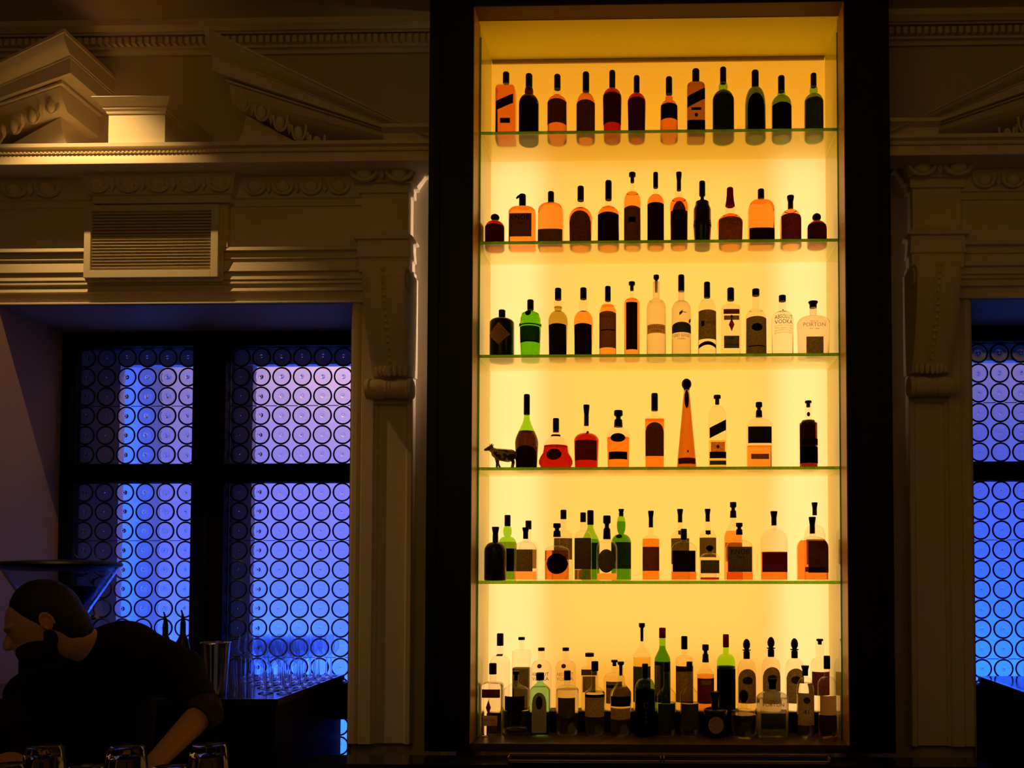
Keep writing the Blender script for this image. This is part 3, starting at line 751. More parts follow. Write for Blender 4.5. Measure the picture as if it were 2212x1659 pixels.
B(1,'D',563,330,492,548,660,200,'black ridged ceramic bottle with square shoulders',solid=SHADOWGLASS,labels=[('rect',790,800,.98,'brown'),('rect',840,852,.98,'brown')],nw=56,cw=70,prof=[(985,186),(860,200),(850,206),(800,206),(790,200),(655,198),(640,192),(600,158),(568,154),(560,60),(520,40)])
B(1,'D',880,403,612,715,815,288,'squat bottle with dripping dark red wax neck',liq='orange',lev=722,labels=[('dip',782,980,.95,'brown')],bulb=112,nw=76,cw=74,wb=256,cap='wax',capm=CAPRED,text=[("Maker's",818,62,'ink'),('Mark',868,58,'ink',25),('WHISKY',912,28,'ink')])
B(1,'D',1232,420,528,545,660,290,'broad bottle of pale orange liquor with black base band',liq='pink',lev=562,labels=[('dip',888,982,.95,'black')],nw=70,cw=74,sq=1,dr=.6)
B(1,'D',1568,495,642,660,775,235,'round orange bottle with red-brown label',liq='pink',lev=672,labels=[('dip',735,978,.93,'redbrown')],nw=74,cw=82,cap='flare')
B(1,'D',1865,695,785,790,870,216,'very small round bottle with ball stopper',liq='red',lev=792,labels=[('dip',832,978,.97,'dkbrown')],nw=80,cw=98,cap='ball')
# --- third shelf
B(2,'E',402,595,682,692,750,275,'black apothecary bottle with brown diamond label',solid=SHADOWGLASS,labels=[('diamond',775,1035,.9,'seal',-14)],nw=66,cw=78)
B(2,'E',733,478,592,605,720,246,'bright green shaker-shaped gin bottle',glass='lime',liq='green',lev=612,labels=[('rect',808,975,.94,'green'),('oval',610,690,.34,'black',-14),('rect',782,794,.99,'black'),('rect',975,992,.95,'black')],nw=72,cw=76,prof=[(1098,226),(800,246),(785,262),(765,266),(750,240),(700,238),(640,200),(610,100),(596,72)])
B(2,'E',1055,343,476,612,735,226,'yellow-green bottle with black label',liq='olive',lev=560,labels=[('dip',780,1090,.93,'black')],bulb=104,nw=84,cw=76,wb=198)
B(2,'E',1350,338,468,612,735,222,'pale golden bottle with black label',liq='amber',lev=612,labels=[('dip',778,1090,.93,'black')],bulb=104,nw=84,cw=76,wb=196)
B(2,'E',1635,320,490,518,645,196,'straight slim bottle with tan label and red lettering',liq='amber',lev=545,labels=[('dip',635,1055,.96,'brown'),('rect',845,858,.80,'black',0,.0012)],nw=66,cw=68,text=[('WILLET',690,62,'redbrown')])
B(2,'E',1915,267,368,455,530,186,'slim clear bottle holding a black inner label',liq='amber',lev=470,labels=[('rect',528,1075,.70,'black')],nw=46,cw=74,cap='tee',wb=176)
B(2,'F',40,185,378,462,565,215,'frosted bottle with tall narrow neck',glass='frost',liq='clear',lev=480,labels=[('rect',770,870,.9,'gold')],nw=78,cw=66,cap='thin',text=[('DISTILLED',805,44,'ink'),('VODKA',845,34,'ink')])
B(2,'F',325,183,368,480,590,215,'frosted bottle printed with dark mountains and flying birds',glass='frost',liq='clear',lev=480,labels=[('arch',745,862,.96,'navy'),('diag',690,760,.10,'ink',92),('diag',610,672,.16,'ink',-8)],nw=74,cw=72,text=[('GREY GOOSE',895,50,'navy'),('VODKA',935,26,'ink'),('~',630,90,'ink',30)])
B(2,'F',618,265,442,452,610,206,'clear bottle with olive label and black ribbon',liq='clear',lev=470,labels=[('dip',605,935,.93,'olive'),('ribbon',962,1030,.93,'black'),('rect',730,790,.16,'black',-55,.0014)],nw=62,cw=72,text=[('Ketel One',745,42,'ink',12)])
B(2,'F',887,332,472,530,560,208,'square gin bottle with red band label',liq='clear',lev=545,labels=[('rect',600,655,.84,'redbrown'),('rect',900,1040,.80,'moss'),('rect',672,722,.8,'olive'),('diamond',700,850,.30,'red'),('oval',665,700,.12,'red')],sq=1,dr=.95,nw=74,cw=80,text=[('GIN',930,40,'black'),('LONDON',1000,34,'black')])
B(2,'F',1173,343,418,575,685,230,'clear bottle with dark brown label and oval emblem',liq='clear',lev=590,labels=[('dip',682,1052,.96,'brown'),('oval',762,850,.52,'black',0,.0012),('rect',1010,1022,.8,'black',0,.0012)],nw=88,cw=84)
B(2,'F',1475,415,482,600,690,240,'clear round-shouldered vodka bottle printed with blue words',glass='clear',liq='clear',lev=600,labels=[('oval',585,604,.2,'black')],nw=80,cw=82,text=[('ABSOLUT',688,66,'navy'),('VODKA',744,66,'navy'),('Country of Sweden',785,28,'gold'),('This superb vodka',812,28,'gold'),('was distilled from grain',838,28,'gold'),('grown in rich fields',864,28,'gold')])
B(2,'F',1825,485,555,655,735,352,'wide frosted decanter with flared stopper',glass='frost',liq='clear',lev=665,labels=[('rect',900,1045,.56,'brown',5)],nw=78,cw=112,cap='flare',wb=330,sq=1,dr=.4,text=[('PISCO',728,34,'gold'),('PORTON',765,62,'gold'),('EST. 1684',812,26,'gold')])
# --- fourth shelf
B(3,'G',690,283,518,540,850,266,'tall green cognac bottle with long sloping shoulders',glass='green',liq='brown',lev=715,labels=[('arch',895,1112,.93,'dkbrown'),('oval',755,820,.2,'gold',-70)],nw=66,cw=72,wb=236,sl='slope')
B(3,'G',1030,562,722,745,900,288,'low bell-shaped decanter of red cognac',liq='red',lev=885,labels=[('oval',935,1070,.5,'dkbrown',-4),('rect',755,780,.95,'black')],nw=72,cw=74,cap='cyl',prof=[(1118,368),(1095,396),(1060,398),(1020,372),(970,310),(920,290),(880,286),(840,256),(800,190),(775,125),(745,92),(725,76)])
B(3,'G',1385,405,648,735,825,286,'red cognac bottle with thin black stopper neck',liq='red',lev=745,labels=[('dip',832,1062,.88,'brown'),('oval',712,760,.34,'dkbrown',18)],nw=74,cw=74,cap='flare',wb=262)
B(3,'G',1757,470,662,672,775,264,'pale orange cognac bottle with oval black label',liq='orange',lev=790,labels=[('oval',755,855,.64,'black'),('rect',965,1052,.82,'black')],nw=76,cw=102,cap='ring',wb=244)
B(3,'H',72,258,452,520,565,214,'square orange bottle with dark arched label',liq='orange',lev=555,labels=[('arch',595,968,.93,'dkbrown')],sq=1,dr=.95,nw=72,cw=74,wb=204)
B(3,'H',428,98,218,262,1050,215,'very tall cone-shaped bottle with ball stopper',glass='amberfrost',liq='amber',lev=262,labels=[('oval',225,430,.6,'black'),('rect',985,1052,.9,'redbrown'),('diamond',898,930,.12,'black',10)],nw=60,cw=108,cap='ball',prof=[(1062,216),(1040,214),(800,168),(500,112),(340,84),(235,62)],text=())
B(3,'H',768,278,382,400,540,186,'square green-edged bottle with slanted black band',glass='midgreen' if 0 else 'clear',liq='yellow',lev=790,labels=[('diag',562,770,.95,'black'),('rect',810,918,.8,'orange'),('rect',918,990,.95,'black'),('diamond',840,885,.2,'black',0,.0012),('rect',1015,1062,.95,'green')],sq=1,dr=.9,nw=56,cw=80,cap='tee')
B(3,'H',1232,357,522,540,620,266,'square bottle with large black label over amber liquor',liq='pink',lev=845,labels=[('rect',638,822,.95,'black'),('rect',940,998,.72,'brown')],sq=1,dr=.6,nw=66,cw=74,cap='ring',text=[('TULLAMORE',680,48,'olive'),('DEW',722,52,'olive'),('WHISKEY',778,26,'olive')])
B(3,'H',1780,340,412,552,600,196,'clear bottle wrapped in a dark crinkled sleeve',liq='brown',lev=590,labels=[('rect',560,1042,.80,'dkbrown',-18),('rect',770,840,.97,'dkbrown'),('rect',860,1042,.95,'black',0,.0012),('oval',470,520,.5,'black',-4)],nw=72,cw=74,cap='tee')
# --- fifth shelf, front and back rows
B(4,'I',397,540,790,800,960,372,'dark green-black bottle with round shoulders',solid=SHADOWGLASS,nw=100,cw=124,cap='flare')
B(4,'I',912,550,745,790,930,386,'clear bourbon bottle with brown label and amber dregs',liq='pink',lev=1300,labels=[('rect',930,1300,.72,'brown')],nw=96,cw=116,cap='flare')
B(4,'I',1447,480,712,860,960,416,'broad bottle of dark red bourbon with black label',liq='rust',lev=945,labels=[('oval',1000,1345,.86,'black',20)],nw=98,cw=130,cap='ring')
B(4,'J',218,275,428,565,700,276,'clear bottle with tall black label',liq='rust',lev=1185,labels=[('rect',685,1180,.94,'dkbrown')],nw=90,cw=92)
B(4,'J',597,325,700,712,860,332,'clear bottle with oval brown label and tall stopper',liq='pink',lev=1245,labels=[('oval',865,1235,.82,'dkbrown')],nw=96,cw=122,cap='ring')
B(4,'J',1298,248,512,640,715,272,'upright orange bottle with brown label, alone mid shelf',liq='orange',lev=695,labels=[('rect',825,1205,.97,'brown')],nw=86,cw=92,cap='flare')
B(4,'J',1822,535,708,740,880,402,'broad flask with big black label and flat cap',liq='rust',lev=1220,labels=[('rect',885,1220,.9,'black')],sq=1,dr=.5,nw=86,cw=100,text=[('KNOB',945,96,'brown',0,1.1),('CREEK',1030,40,'brown')])
B(4,'K',155,720,812,835,925,282,'small ball-stoppered bottle with black label',liq='red',lev=1190,labels=[('rect',942,1130,.95,'moss')],nw=84,cw=116,cap='ball')
B(4,'K',583,400,572,645,770,386,'broad flask with brown-lettered black label, right of centre',liq='rust',lev=1115,labels=[('rect',748,1112,.90,'dkbrown')],sq=1,dr=.5,nw=80,cw=98,cap='ring',text=[('KNOB',820,96,'black',0,1.1),('CREEK',900,42,'black')])
B(4,'K',1085,232,438,490,680,386,'arch-shouldered decanter half full of dark bourbon',liq='rust',lev=820,labels=[('rect',828,1112,.94,'redbrown')],nw=84,cw=104,cap='flare',text=[('WHISKEY',900,44,'orange')] if 0 else ())
B(4,'K',1640,315,556,600,760,442,'broad rounded orange flask with dark label to one side',liq='rust',lev=655,labels=[('rect',665,1122,.66,'dkbrown',66),('rect',1040,1110,.66,'brown',20,.0016)],sq=1,dr=.5,nw=88,cw=104,cap='flare')
# back row
B(4,'I',603,338,528,705,860,322,'green bottle with swollen neck',glass='green',liq='olive',lev=800,labels=[('rect',912,1300,.95,'black')],bulb=148,nw=98,cw=104,deep=1)
B(4,'I',960,433,582,770,900,330,'clear bottle mostly hidden, its black cap showing',liq='clear',lev=900,labels=[('rect',930,1250,.9,'gold')],nw=92,cw=104,deep=1)
B(4,'I',1557,250,408,600,760,330,'clear bottle with olive label and black cap',liq='clear',lev=700,labels=[('rect',738,1100,.94,'olive')],nw=96,cw=104,deep=1)
B(4,'J',335,240,470,480,780,300,'green bottle with long black capsule',glass='green',liq='green',lev=700,labels=[('rect',760,1180,.95,'dkgreen' if 0 else 'green')],nw=92,cw=104,sl='slope',deep=1)
B(4,'J',825,220,335,620,765,322,'green bottle with bulging neck and round seal',glass='green',liq='green',lev=420,labels=[('rect',752,1172,.97,'moss'),('oval',628,690,.42,'dkbrown',-30)],bulb=146,nw=84,cw=92,deep=1,cap='flare')
B(4,'J',1763,220,432,560,720,300,'clear bottle with olive label and triangle mark',liq='clear',lev=600,labels=[('rect',690,1100,.95,'olive'),('point',565,640,.3,'ink')],nw=84,cw=98,deep=1,cap='flare')
B(4,'K',125,198,382,500,640,250,'clear bottle with olive label and dark triangle mark',liq='clear',lev=560,labels=[('rect',618,900,.95,'olive'),('point',512,580,.36,'black')],nw=76,cw=86,deep=1,cap='flare')
B(4,'K',495,100,326,340,620,270,'tall sloping clear bottle with ringed stopper',liq='amber',lev=520,labels=[('rect',690,960,.9,'gold')],nw=76,cw=96,deep=1,cap='ring',sl='slope')
B(4,'K',1675,105,290,430,600,300,'tall clear bottle with black capsule',liq='clear',lev=520,labels=[('rect',640,1000,.9,'gold')],nw=76,cw=88,deep=1,cap='flare')
# --- cabinet floor, front row
B(5,'L',262,550,690,780,850,268,'square clear gin bottle with red figure label',liq='clear',lev=800,labels=[('rect',868,975,.86,'redbrown'),('diamond',1000,1200,.24,'red',-30),('rect',1200,1330,.7,'gold',-10)],sq=1,dr=.95,nw=86,cw=96,text=[('DRY GIN',1255,38,'ink',-20)])
B(5,'L',560,650,770,775,890,312,'clear bottle with ornate black label and T stopper',liq='clear',lev=1380,labels=[('point',955,1165,.80,'black')],nw=62,cw=92,cap='tee',sl='slope')
B(5,'L',870,670,765,772,900,256,'pale blue-green gin bottle with grey label',glass='teal',liq='clear',lev=850,labels=[('arch',915,1425,.72,'grey'),('oval',960,1130,.34,'ink',0,.0012)],sq=1,dr=.7,nw=70,cw=104,cap='cyl',sl='slope')
B(5,'L',1218,645,765,830,900,292,'clear bottle with dark stepped label',liq='clear',lev=880,labels=[('point',975,1245,.74,'dkbrown')],nw=78,cw=86)
B(5,'M',138,600,716,880,985,246,'clear long-necked bottle with tan label',liq='clear',lev=960,labels=[('rect',1020,1250,.92,'tan'),('rect',985,1020,.92,'black')],nw=84,cw=84,sl='slope')
B(5,'M',448,605,770,820,985,254,'clear rum bottle with black and tan label',liq='clear',lev=900,labels=[('dip',1005,1125,.90,'black'),('rect',1145,1280,.90,'tan')],nw=62,cw=80,cap='thin',sl='slope',text=[('MOUNT GAY',1050,42,'olive')])
B(5,'M',738,630,790,800,950,244,'dark green liqueur bottle with black label',glass='midgreen',liq='dkgreen',lev=940,labels=[('rect',945,1470,.92,'black')],nw=72,cw=72,text=[('C',1110,100,'gold',12),('A',1200,40,'gold',12),('V',1250,40,'gold',12),('A',1300,40,'gold',12)])
B(5,'M',995,610,722,880,1010,226,'slim clear bottle with green-black label',glass='clear',liq='clear',lev=1090,labels=[('rect',1095,1400,.9,'green')],nw=72,cw=72,sl='slope')
B(5,'M',1268,605,716,880,1010,226,'slim clear bottle with olive-black label',glass='clear',liq='clear',lev=1090,labels=[('rect',1095,1400,.9,'moss')],nw=72,cw=72,sl='slope')
B(5,'M',1575,965,1140,1150,1195,292,'squat black liqueur bottle with round brown seal',solid=SHADOWGLASS,labels=[('oval',1240,1440,.62,'seal')],nw=94,cw=126,cap='flare',capm=CAPBLK)
B(5,'N',515,890,1050,1130,1255,336,'squat clear tequila bottle with round cork stopper',liq='clear',lev=1200,nw=86,cw=118,cap='ball',labels=[('oval',1270,1400,.4,'moss')])
B(5,'N',880,748,880,905,1010,404,'wide frosted decanter with flared black stopper',glass='frost',liq='clear',lev=1000,labels=[('rect',1180,1380,.80,'dkolive' if 0 else 'moss')],sq=1,dr=.45,nw=82,cw=128,cap='flare',wb=386,text=[('PISCO',1020,34,'ink'),('PORTON',1070,66,'ink')])
B(5,'N',1300,580,708,730,930,226,'clear bottle with tall tan label and flared stopper',liq='clear',lev=800,labels=[('rect',920,1330,.92,'tan'),('oval',970,1055,.4,'olive',0,.0012)],nw=68,cw=102,cap='flare',text=[('41',1160,90,'ink')])
B(5,'N',1580,455,622,720,830,236,'slim bottle with leafy orange label, end of the front row',liq='pink',lev=1200,labels=[('rect',955,1200,.88,'gold'),('rect',1215,1400,.95,'dkbrown')],nw=74,cw=84)
# back row on the riser
B(5,'L',358,168,326,440,560,250,'tall clear bottle with long black capsule',liq='clear',lev=540,nw=78,cw=86,deep=1,labels=[('rect',452,430,.9,'black')])
B(5,'L',632,215,252,375,395,222,'square clear bottle half full of dark liquor',liq='dkolive',lev=610,nw=58,cw=86,deep=1,sq=1,dr=.95)
B(5,'L',885,350,392,510,610,262,'clear vodka bottle with round medallion, left of its twin',liq='clear',lev=540,nw=80,cw=86,deep=1,labels=[('oval',548,602,.24,'ink',-8)],text=[('ABSOLUT',680,64,'navy'),('VODKA',738,64,'navy')])
B(5,'L',1197,350,392,510,610,262,'clear vodka bottle with round medallion, right of its twin',liq='clear',lev=540,nw=80,cw=86,deep=1,labels=[('oval',548,602,.24,'ink',-14)],text=[('ABSOLUT',680,64,'gold'),('VODKA',738,64,'gold')])
B(5,'M',75,500,545,665,690,190,'clear bottle with wide flat cap and brown label',liq='clear',lev=680,nw=66,cw=106,deep=1,sq=1,dr=.9,labels=[('rect',770,960,.8,'olive'),('rect',690,760,.98,'dkbrown')])
B(5,'M',372,585,658,735,815,256,'round-shouldered clear bottle with brown label',liq='clear',lev=780,nw=66,cw=80,deep=1,cap='tee',labels=[('rect',830,1090,.74,'brown'),('rect',870,905,.74,'black',0,.0012)])
B(5,'M',700,145,362,385,550,212,'tall conical bottle of pale yellow liquor with thin stopper',liq='yellow',lev=560,nw=44,cw=76,deep=1,cap='thin',sl='slope',labels=[('rect',655,1080,.97,'green')])
B(5,'M',945,200,322,425,590,194,'green whiskey bottle with dark red cap',glass='green',liq='green',lev=420,nw=80,cw=80,capm=CAPRED,deep=1,sl='slope',labels=[('rect',598,1080,.96,'dkbrown'),('rect',640,1000,.30,'tan',-55,.0012)])
B(5,'M',1207,300,457,530,600,216,'clear bottle with black cap and red-brown label',liq='clear',lev=560,nw=66,cw=76,deep=1,labels=[('rect',650,1080,.95,'brown'),('rect',655,715,.95,'redbrown',0,.0012)])
B(5,'M',1460,400,612,630,760,206,'clear bottle with black double-ringed capsule and brown label',liq='amber',lev=760,nw=76,cw=80,deep=1,cap='ring',sl='slope',labels=[('rect',795,1095,.96,'redbrown'),('rect',815,870,.60,'tan',0,.0012)])
B(5,'N',285,180,346,430,545,242,'green bottle with dark red cap and black script label',glass='lime',liq='dkgreen',lev=590,nw=76,cw=78,capm=CAPRED,deep=1,labels=[('rect',618,1130,.97,'black')],text=[('Cynar',770,100,'brown')])
for cx_, tp, nm in ((550, 240, 'leftmost'), (862, 215, 'middle'), (1163, 232, 'rightmost')):
    B(5,'N',cx_,tp,tp+252,tp+258,tp+395,240,'clear tequila bottle with black ball stopper, %s of three' % nm,liq='clear',lev=tp+300,nw=84,cw=94,cap='knob',deep=1,labels=[('arch',tp+372,1050,.93,'olive'),('oval',tp+470,tp+570,.55,'moss',0,.0012)])
B(5,'N',1487,238,312,480,580,240,'tall clear bottle with tee stopper and red label',liq='clear',lev=500,nw=106,cw=88,cap='tee',deep=1,labels=[('rect',650,950,.93,'redbrown')])

ORD = ['first', 'second', 'third', 'fourth', 'fifth', 'sixth', 'seventh', 'eighth', 'ninth', 'tenth']
for (row, deep), L_ in ALLB.items():
    L_.sort(key=lambda o: o.location.x); n = len(L_)
    for i, o in enumerate(L_):
        side = 'left' if i <= (n - 1) // 2 else 'right'; k = i if side == 'left' else n - 1 - i
        q = 'end' if k == 0 else ORD[k] + ' from'
        where = {0: 'top shelf', 1: 'second shelf', 2: 'third shelf', 3: 'fourth shelf', 4: 'fifth shelf', 5: 'cabinet floor'}[row]
        if row >= 4: where += ' back' if deep else ' front'
        look = o['label'].split(',')[0].split()
        tail = ('%s %s, %s' % (side, q, where)) if k == 0 else ('%s %s, %s' % (q, side, where))
        look = look[:16 - len(tail.split())]
        while look[-1] in ('with', 'and', 'of', 'a', 'the', 'in', 'its', 'to', 'over'): look.pop()
        o['label'] = ' '.join(look) + ', ' + tail
        o['group'] = 'bottles on the ' + {0: 'top shelf', 1: 'second shelf', 2: 'third shelf', 3: 'fourth shelf', 4: 'fifth shelf', 5: 'floor of the cabinet'}[row]
        if '_place' in o: del o['_place']

# slanted paper strip and garnish ring on the cabinet floor

# ------------------------------------------------------------------ back counter and window stations
mb = MB()
mb.box(-1.62, 1.69, 3.86, 4.055, BC - .04, BC - .002); mb.box(-1.6, 1.67, 3.90, 4.05, 0, BC - .045)
k = struct('trim_21', mb, COUNTER, 'black back counter running under the lit cabinet', 'counter'); del k['kind']
k.name = 'back_counter'; k['category'] = 'counter'
ck = empty('bottle_cooler', (G(1265, 1640, 3.84).x, 3.84, .3), 'black bottle cooler with thin wooden rim below the cabinet', 'cooler')
xa, xb, xc = G(1100, 1635, 3.84).x, G(1428, 1635, 3.84).x, G(1790, 1635, 3.84).x; zt = G(1265, 1629, 3.84).z; 
mb = MB(); loc(ck, mb); mb.box(xa, xc, 3.80, 3.858, .10, zt - .03); mb.build('body', BLACKWOOD, ck, bevel=.003)
RIM = matte('worn_wood_rim', (.16, .09, .035), .35, .4)
for a, b, n in ((xa, xb, 'rim'), (xb + .01, xc, 'rim')):
    mb = MB(); loc(ck, mb); z2 = zt - .018
    mb.box(a, b, 3.785, 3.80, z2 - .006, z2); mb.box(a, b, 3.84, 3.85, zt - .006, zt); mb.box(a, a + .006, 3.785, 3.85, z2 - .006, zt - .004); mb.box(b - .006, b, 3.785, 3.85, z2 - .006, zt - .004)
    mb.build(n, RIM, ck)

CTZ = G(540, 1510, 3.83).z                    # raised station tops in the niches
xe1 = G(600, 1510, 3.83).x; xe2 = G(746, 1455, 4.79).x
def station(xf, side, look):
    r = empty('bar_station', (xf(-2.6, 4.2, 0) if xf else (-2.6, 4.2, 0)), look, 'counter')
    ox, oy, oz = r.location
    f = (lambda x, y, z: (x - ox, y - oy, z - oz)) if xf is None else (lambda x, y, z: (xf(x, y, z)[0] - ox, y - oy, z - oz))
    mb = MB(f); top = [(-3.42, 3.83), (xe1, 3.83), (xe2, 4.78), (-3.42, 4.78)]
    mb.loft([[(a, b, z) for a, b in top] for z in (CTZ - .035, CTZ)], smooth=False); mb.build('worktop', COUNTER, r, bevel=.004)
    mb = MB(f); mb.loft([[(-3.41, 3.832, z), (xe1 - .002, 3.832, z), (xe2 - .002, 4.775, z), (xe2 - .022, 4.775, z), (xe1 - .022, 3.856, z), (-3.41, 3.856, z)] for z in (CTZ - .001, CTZ + .0004)], smooth=False); mb.build('edge_trim', STEEL, r)
    mb = MB(f); mb.loft([[(a, b, z) for a, b in ((-3.40, 3.88), (xe1 - .03, 3.88), (xe2 - .018, 4.775), (-3.40, 4.775))] for z in (0.001, CTZ - .036)], smooth=False); mb.build('cabinet_body', BLACKWOOD, r)
    mb = MB(f); mb.box(xe2 - .017, -1.586, 4.68, 4.765, .905 if xf is None else .002, CTZ - .036); mb.build('end_filler', BLACKWOOD, r)
    return r
station(None, 'left', 'dark raised station with glossy worktop inside the left window niche')
station(mir, 'right', 'dark raised station with glossy worktop inside the right window niche')

# glasses on the left station
def wineglass_mesh(h=.238, R=.042):
    pr = [(0, .034), (.003, .035), (.006, .020), (.012, .006), (h * .45, .0035), (h * .50, .008), (h * .55, .024), (h * .66, R), (h * .80, R * .98), (h, R * .80)]
    inner = [(h, R * .80 - .0012), (h * .80, R * .98 - .0014), (h * .66, R - .0014), (h * .56, .022), (h * .52, .006)]
    return pr, inner
WG = glass_thin('wineglass_crystal', (.93, .945, .97), .03, ior=1.75)
WGS = glass_solid('crystal_stem', (.97, .98, 1), 1.45)
def wineglass(x, y, i):
    r = empty('wine_glass', (x, y, CTZ + .0005), '', 'glass')
    if i == 0:
        pr, inner = wineglass_mesh()
        mb = MB(); mb.lathe(pr[:5], n=20); a = mb.build('foot_and_stem', WGS, r)
        mb = MB(); mb.lathe(pr[4:], n=24, caps=False); b = mb.build('bowl', WG, r); wineglass.parts = (a, b)
    else:
        for c in wineglass.parts: d = c.copy(); COL.objects.link(d); d.parent = r
    return r
k = 0
for row in range(8):
    y = 4.70 - row * .098
    xr = xe2 + (xe1 - xe2) * (4.78 - y) / .95
    for q in range((6, 6, 5, 5, 4, 3, 2, 2)[row]):
        x = xr - .052 - q * .090 + (.008 if row % 2 else 0)
        o = wineglass(x, y, k); k += 1
        tag(o, 'clear stemmed wine glass in the packed cluster on the left station', 'glass', 'wine glasses on the left station')
tum = None
for x, y in ((-1.955, 3.90), (-1.955, 3.985), (-1.955, 4.07), (-2.045, 4.05), (-2.045, 4.135), (-2.05, 4.22)):
    r = empty('tumbler', (x, y, CTZ + .0005), 'clear upright tumbler between the mixing tin and the wine glasses', 'glass', 'tumblers on the left station')
    if tum is None:
        mb = MB(); mb.lathe([(0, .030), (.004, .032), (.16, .038)], n=22, caps=False); tum = mb.build('glass_body', WG, r)
    else:
        d = tum.copy(); COL.objects.link(d); d.parent = r
# steel mixing tin
px = G(463, 1440, 3.92)
r = empty('mixing_tin', (px.x, 3.93, CTZ + .0005), 'tall steel mixing tin standing left of the wine glasses', 'mixing tin')
ht = G(463, 1387, 3.93).z - CTZ
mb = MB(); mb.lathe([(0, .046), (.004, .049), (.02, .050), (ht - .004, .063), (ht, .0645), (ht - .001, .062), (.03, .047), (.006, .002)], n=32); mb.build('tin_body', STEEL, r)
mb = MB(); mb.lathe([(ht - .006, .0640), (ht - .003, .0665), (ht, .0660), (ht + .001, .0645)], n=32, caps=False); mb.build('rolled_rim', STEEL, r)
# dark bottles with pourers behind the bartender
for (pxx, tp, nm) in ((358, 1322, 'left'), (396, 1318, 'right')):
    g0 = G(pxx, tp, 4.1); r = empty('pourer_bottle', (g0.x, 4.1, CTZ + .0005), 'dark bottle with thin pourer, %s one of the pair behind the bartender' % nm, 'bottle', 'pourer bottles by the window')
    hh = g0.z - CTZ
    mb = MB(); mb.lathe([(0, .033), (.004, .036), (hh * .50, .036), (hh * .62, .026), (hh * .70, .013), (hh * .84, .0125)], n=24); mb.build('glass', SHADOWGLASS, r)
    mb = MB(); mb.tube([(0, 0, hh * .82), (0, 0, hh * .88), (-.004, 0, hh * .95), (-.010, 0, hh)], [.013, .010, .0045, .0035], 10); mb.build('pourer', CAPBLK, r)
# small caddy block and a hopper grinder to the far left
gz = G(123, 1216, 3.95); r = empty('hopper_grinder', (gz.x, 3.98, CTZ + .0005), 'coffee grinder with round black lid on a clear funnel hopper, far left', 'coffee grinder')
hz = gz.z - CTZ; R0 = (G(236, 1216, 3.98).x - G(10, 1216, 3.98).x) / 2
mb = MB(); mb.lathe([(hz - .020, R0 * .93), (hz - .016, R0 * .99), (hz - .006, R0), (hz + .004, R0 * .97), (hz + .012, R0 * .6), (hz + .016, .03)], n=40); mb.build('lid', BLACKWOOD, r)
zc = G(190, 1310, 3.98).z - CTZ; R1 = G(190, 1310, 3.98).x - gz.x
mb = MB(); mb.lathe([(hz - .021, R0 * .94), (hz - .021 - .01, R0 * .93), (zc, R1), (zc - .05, R1 * .8), (zc - .05, R1 * .78), (zc, R1 - .006), (hz - .03, R0 * .92), (hz - .022, R0 * .92)], n=40, caps=False); mb.build('hopper', glass_solid('hopper_plastic', (.80, .85, .95), 1.35), r)
mb = MB(); mb.lathe([(zc + .0, R1 * .72), (hz - .11, R0 * .62), (hz - .10, .02)], n=32); mb.build('coffee_beans', matte('dark_beans', (.02, .010, .006), .6, .3, bump=1, scale=70), r)
mb = MB(); mb.box(-.11, .11, -.13, .12, .0, zc - .12); mb.build('motor_body', BLACKWOOD, r, bevel=.02)
mb = MB(); mb.lathe([(zc - .12, R1 * .85), (zc - .055, R1 * .95), (zc - .045, R1 * .9)], n=32); mb.build('collar', STEEL, r)
mb = MB(); mb.tube([(R1 * .7, -.02, zc - .06), (R1 + .05, -.05, zc - .055), (R1 + .085, -.06, zc - .045)], [.012, .010, .013], 10); mb.build('lever', STEEL, r)

# ------------------------------------------------------------------ front bar with upturned glasses
BZ = 1.150
bar = empty('front_bar', (0, 1.75, 0), 'dark wooden bar top in the foreground below the glasses', 'bar counter')
mb = MB(); loc(bar, mb); mb.box(-3.2, 2.4, 1.45, 2.10, BZ - .05, BZ - .012); mb.build('bar_top', BARTOP, bar, bevel=.006)
mb = MB(); loc(bar, mb); mb.box(-3.1, 2.3, 1.60, 2.05, 0, BZ - .051); mb.build('bar_front', BARTOP, bar)
rk = empty('rubber_mat', (-1.2, 1.9, BZ - .0115), 'black rubber bar mat under the upturned glasses', 'bar mat')
mb = MB(); 
mb.box(-.65, .62, -.22, .12, 0, .010)
for i in range(24): mb.box(-.64 + i * .053, -.61 + i * .053, -.21, .11, .010, .0113)
mb.build('mat', CAPBLK, rk)
GOLDGLASS = glass_solid('pint_glass', (.98, .97, .93), 1.48)
pint = None
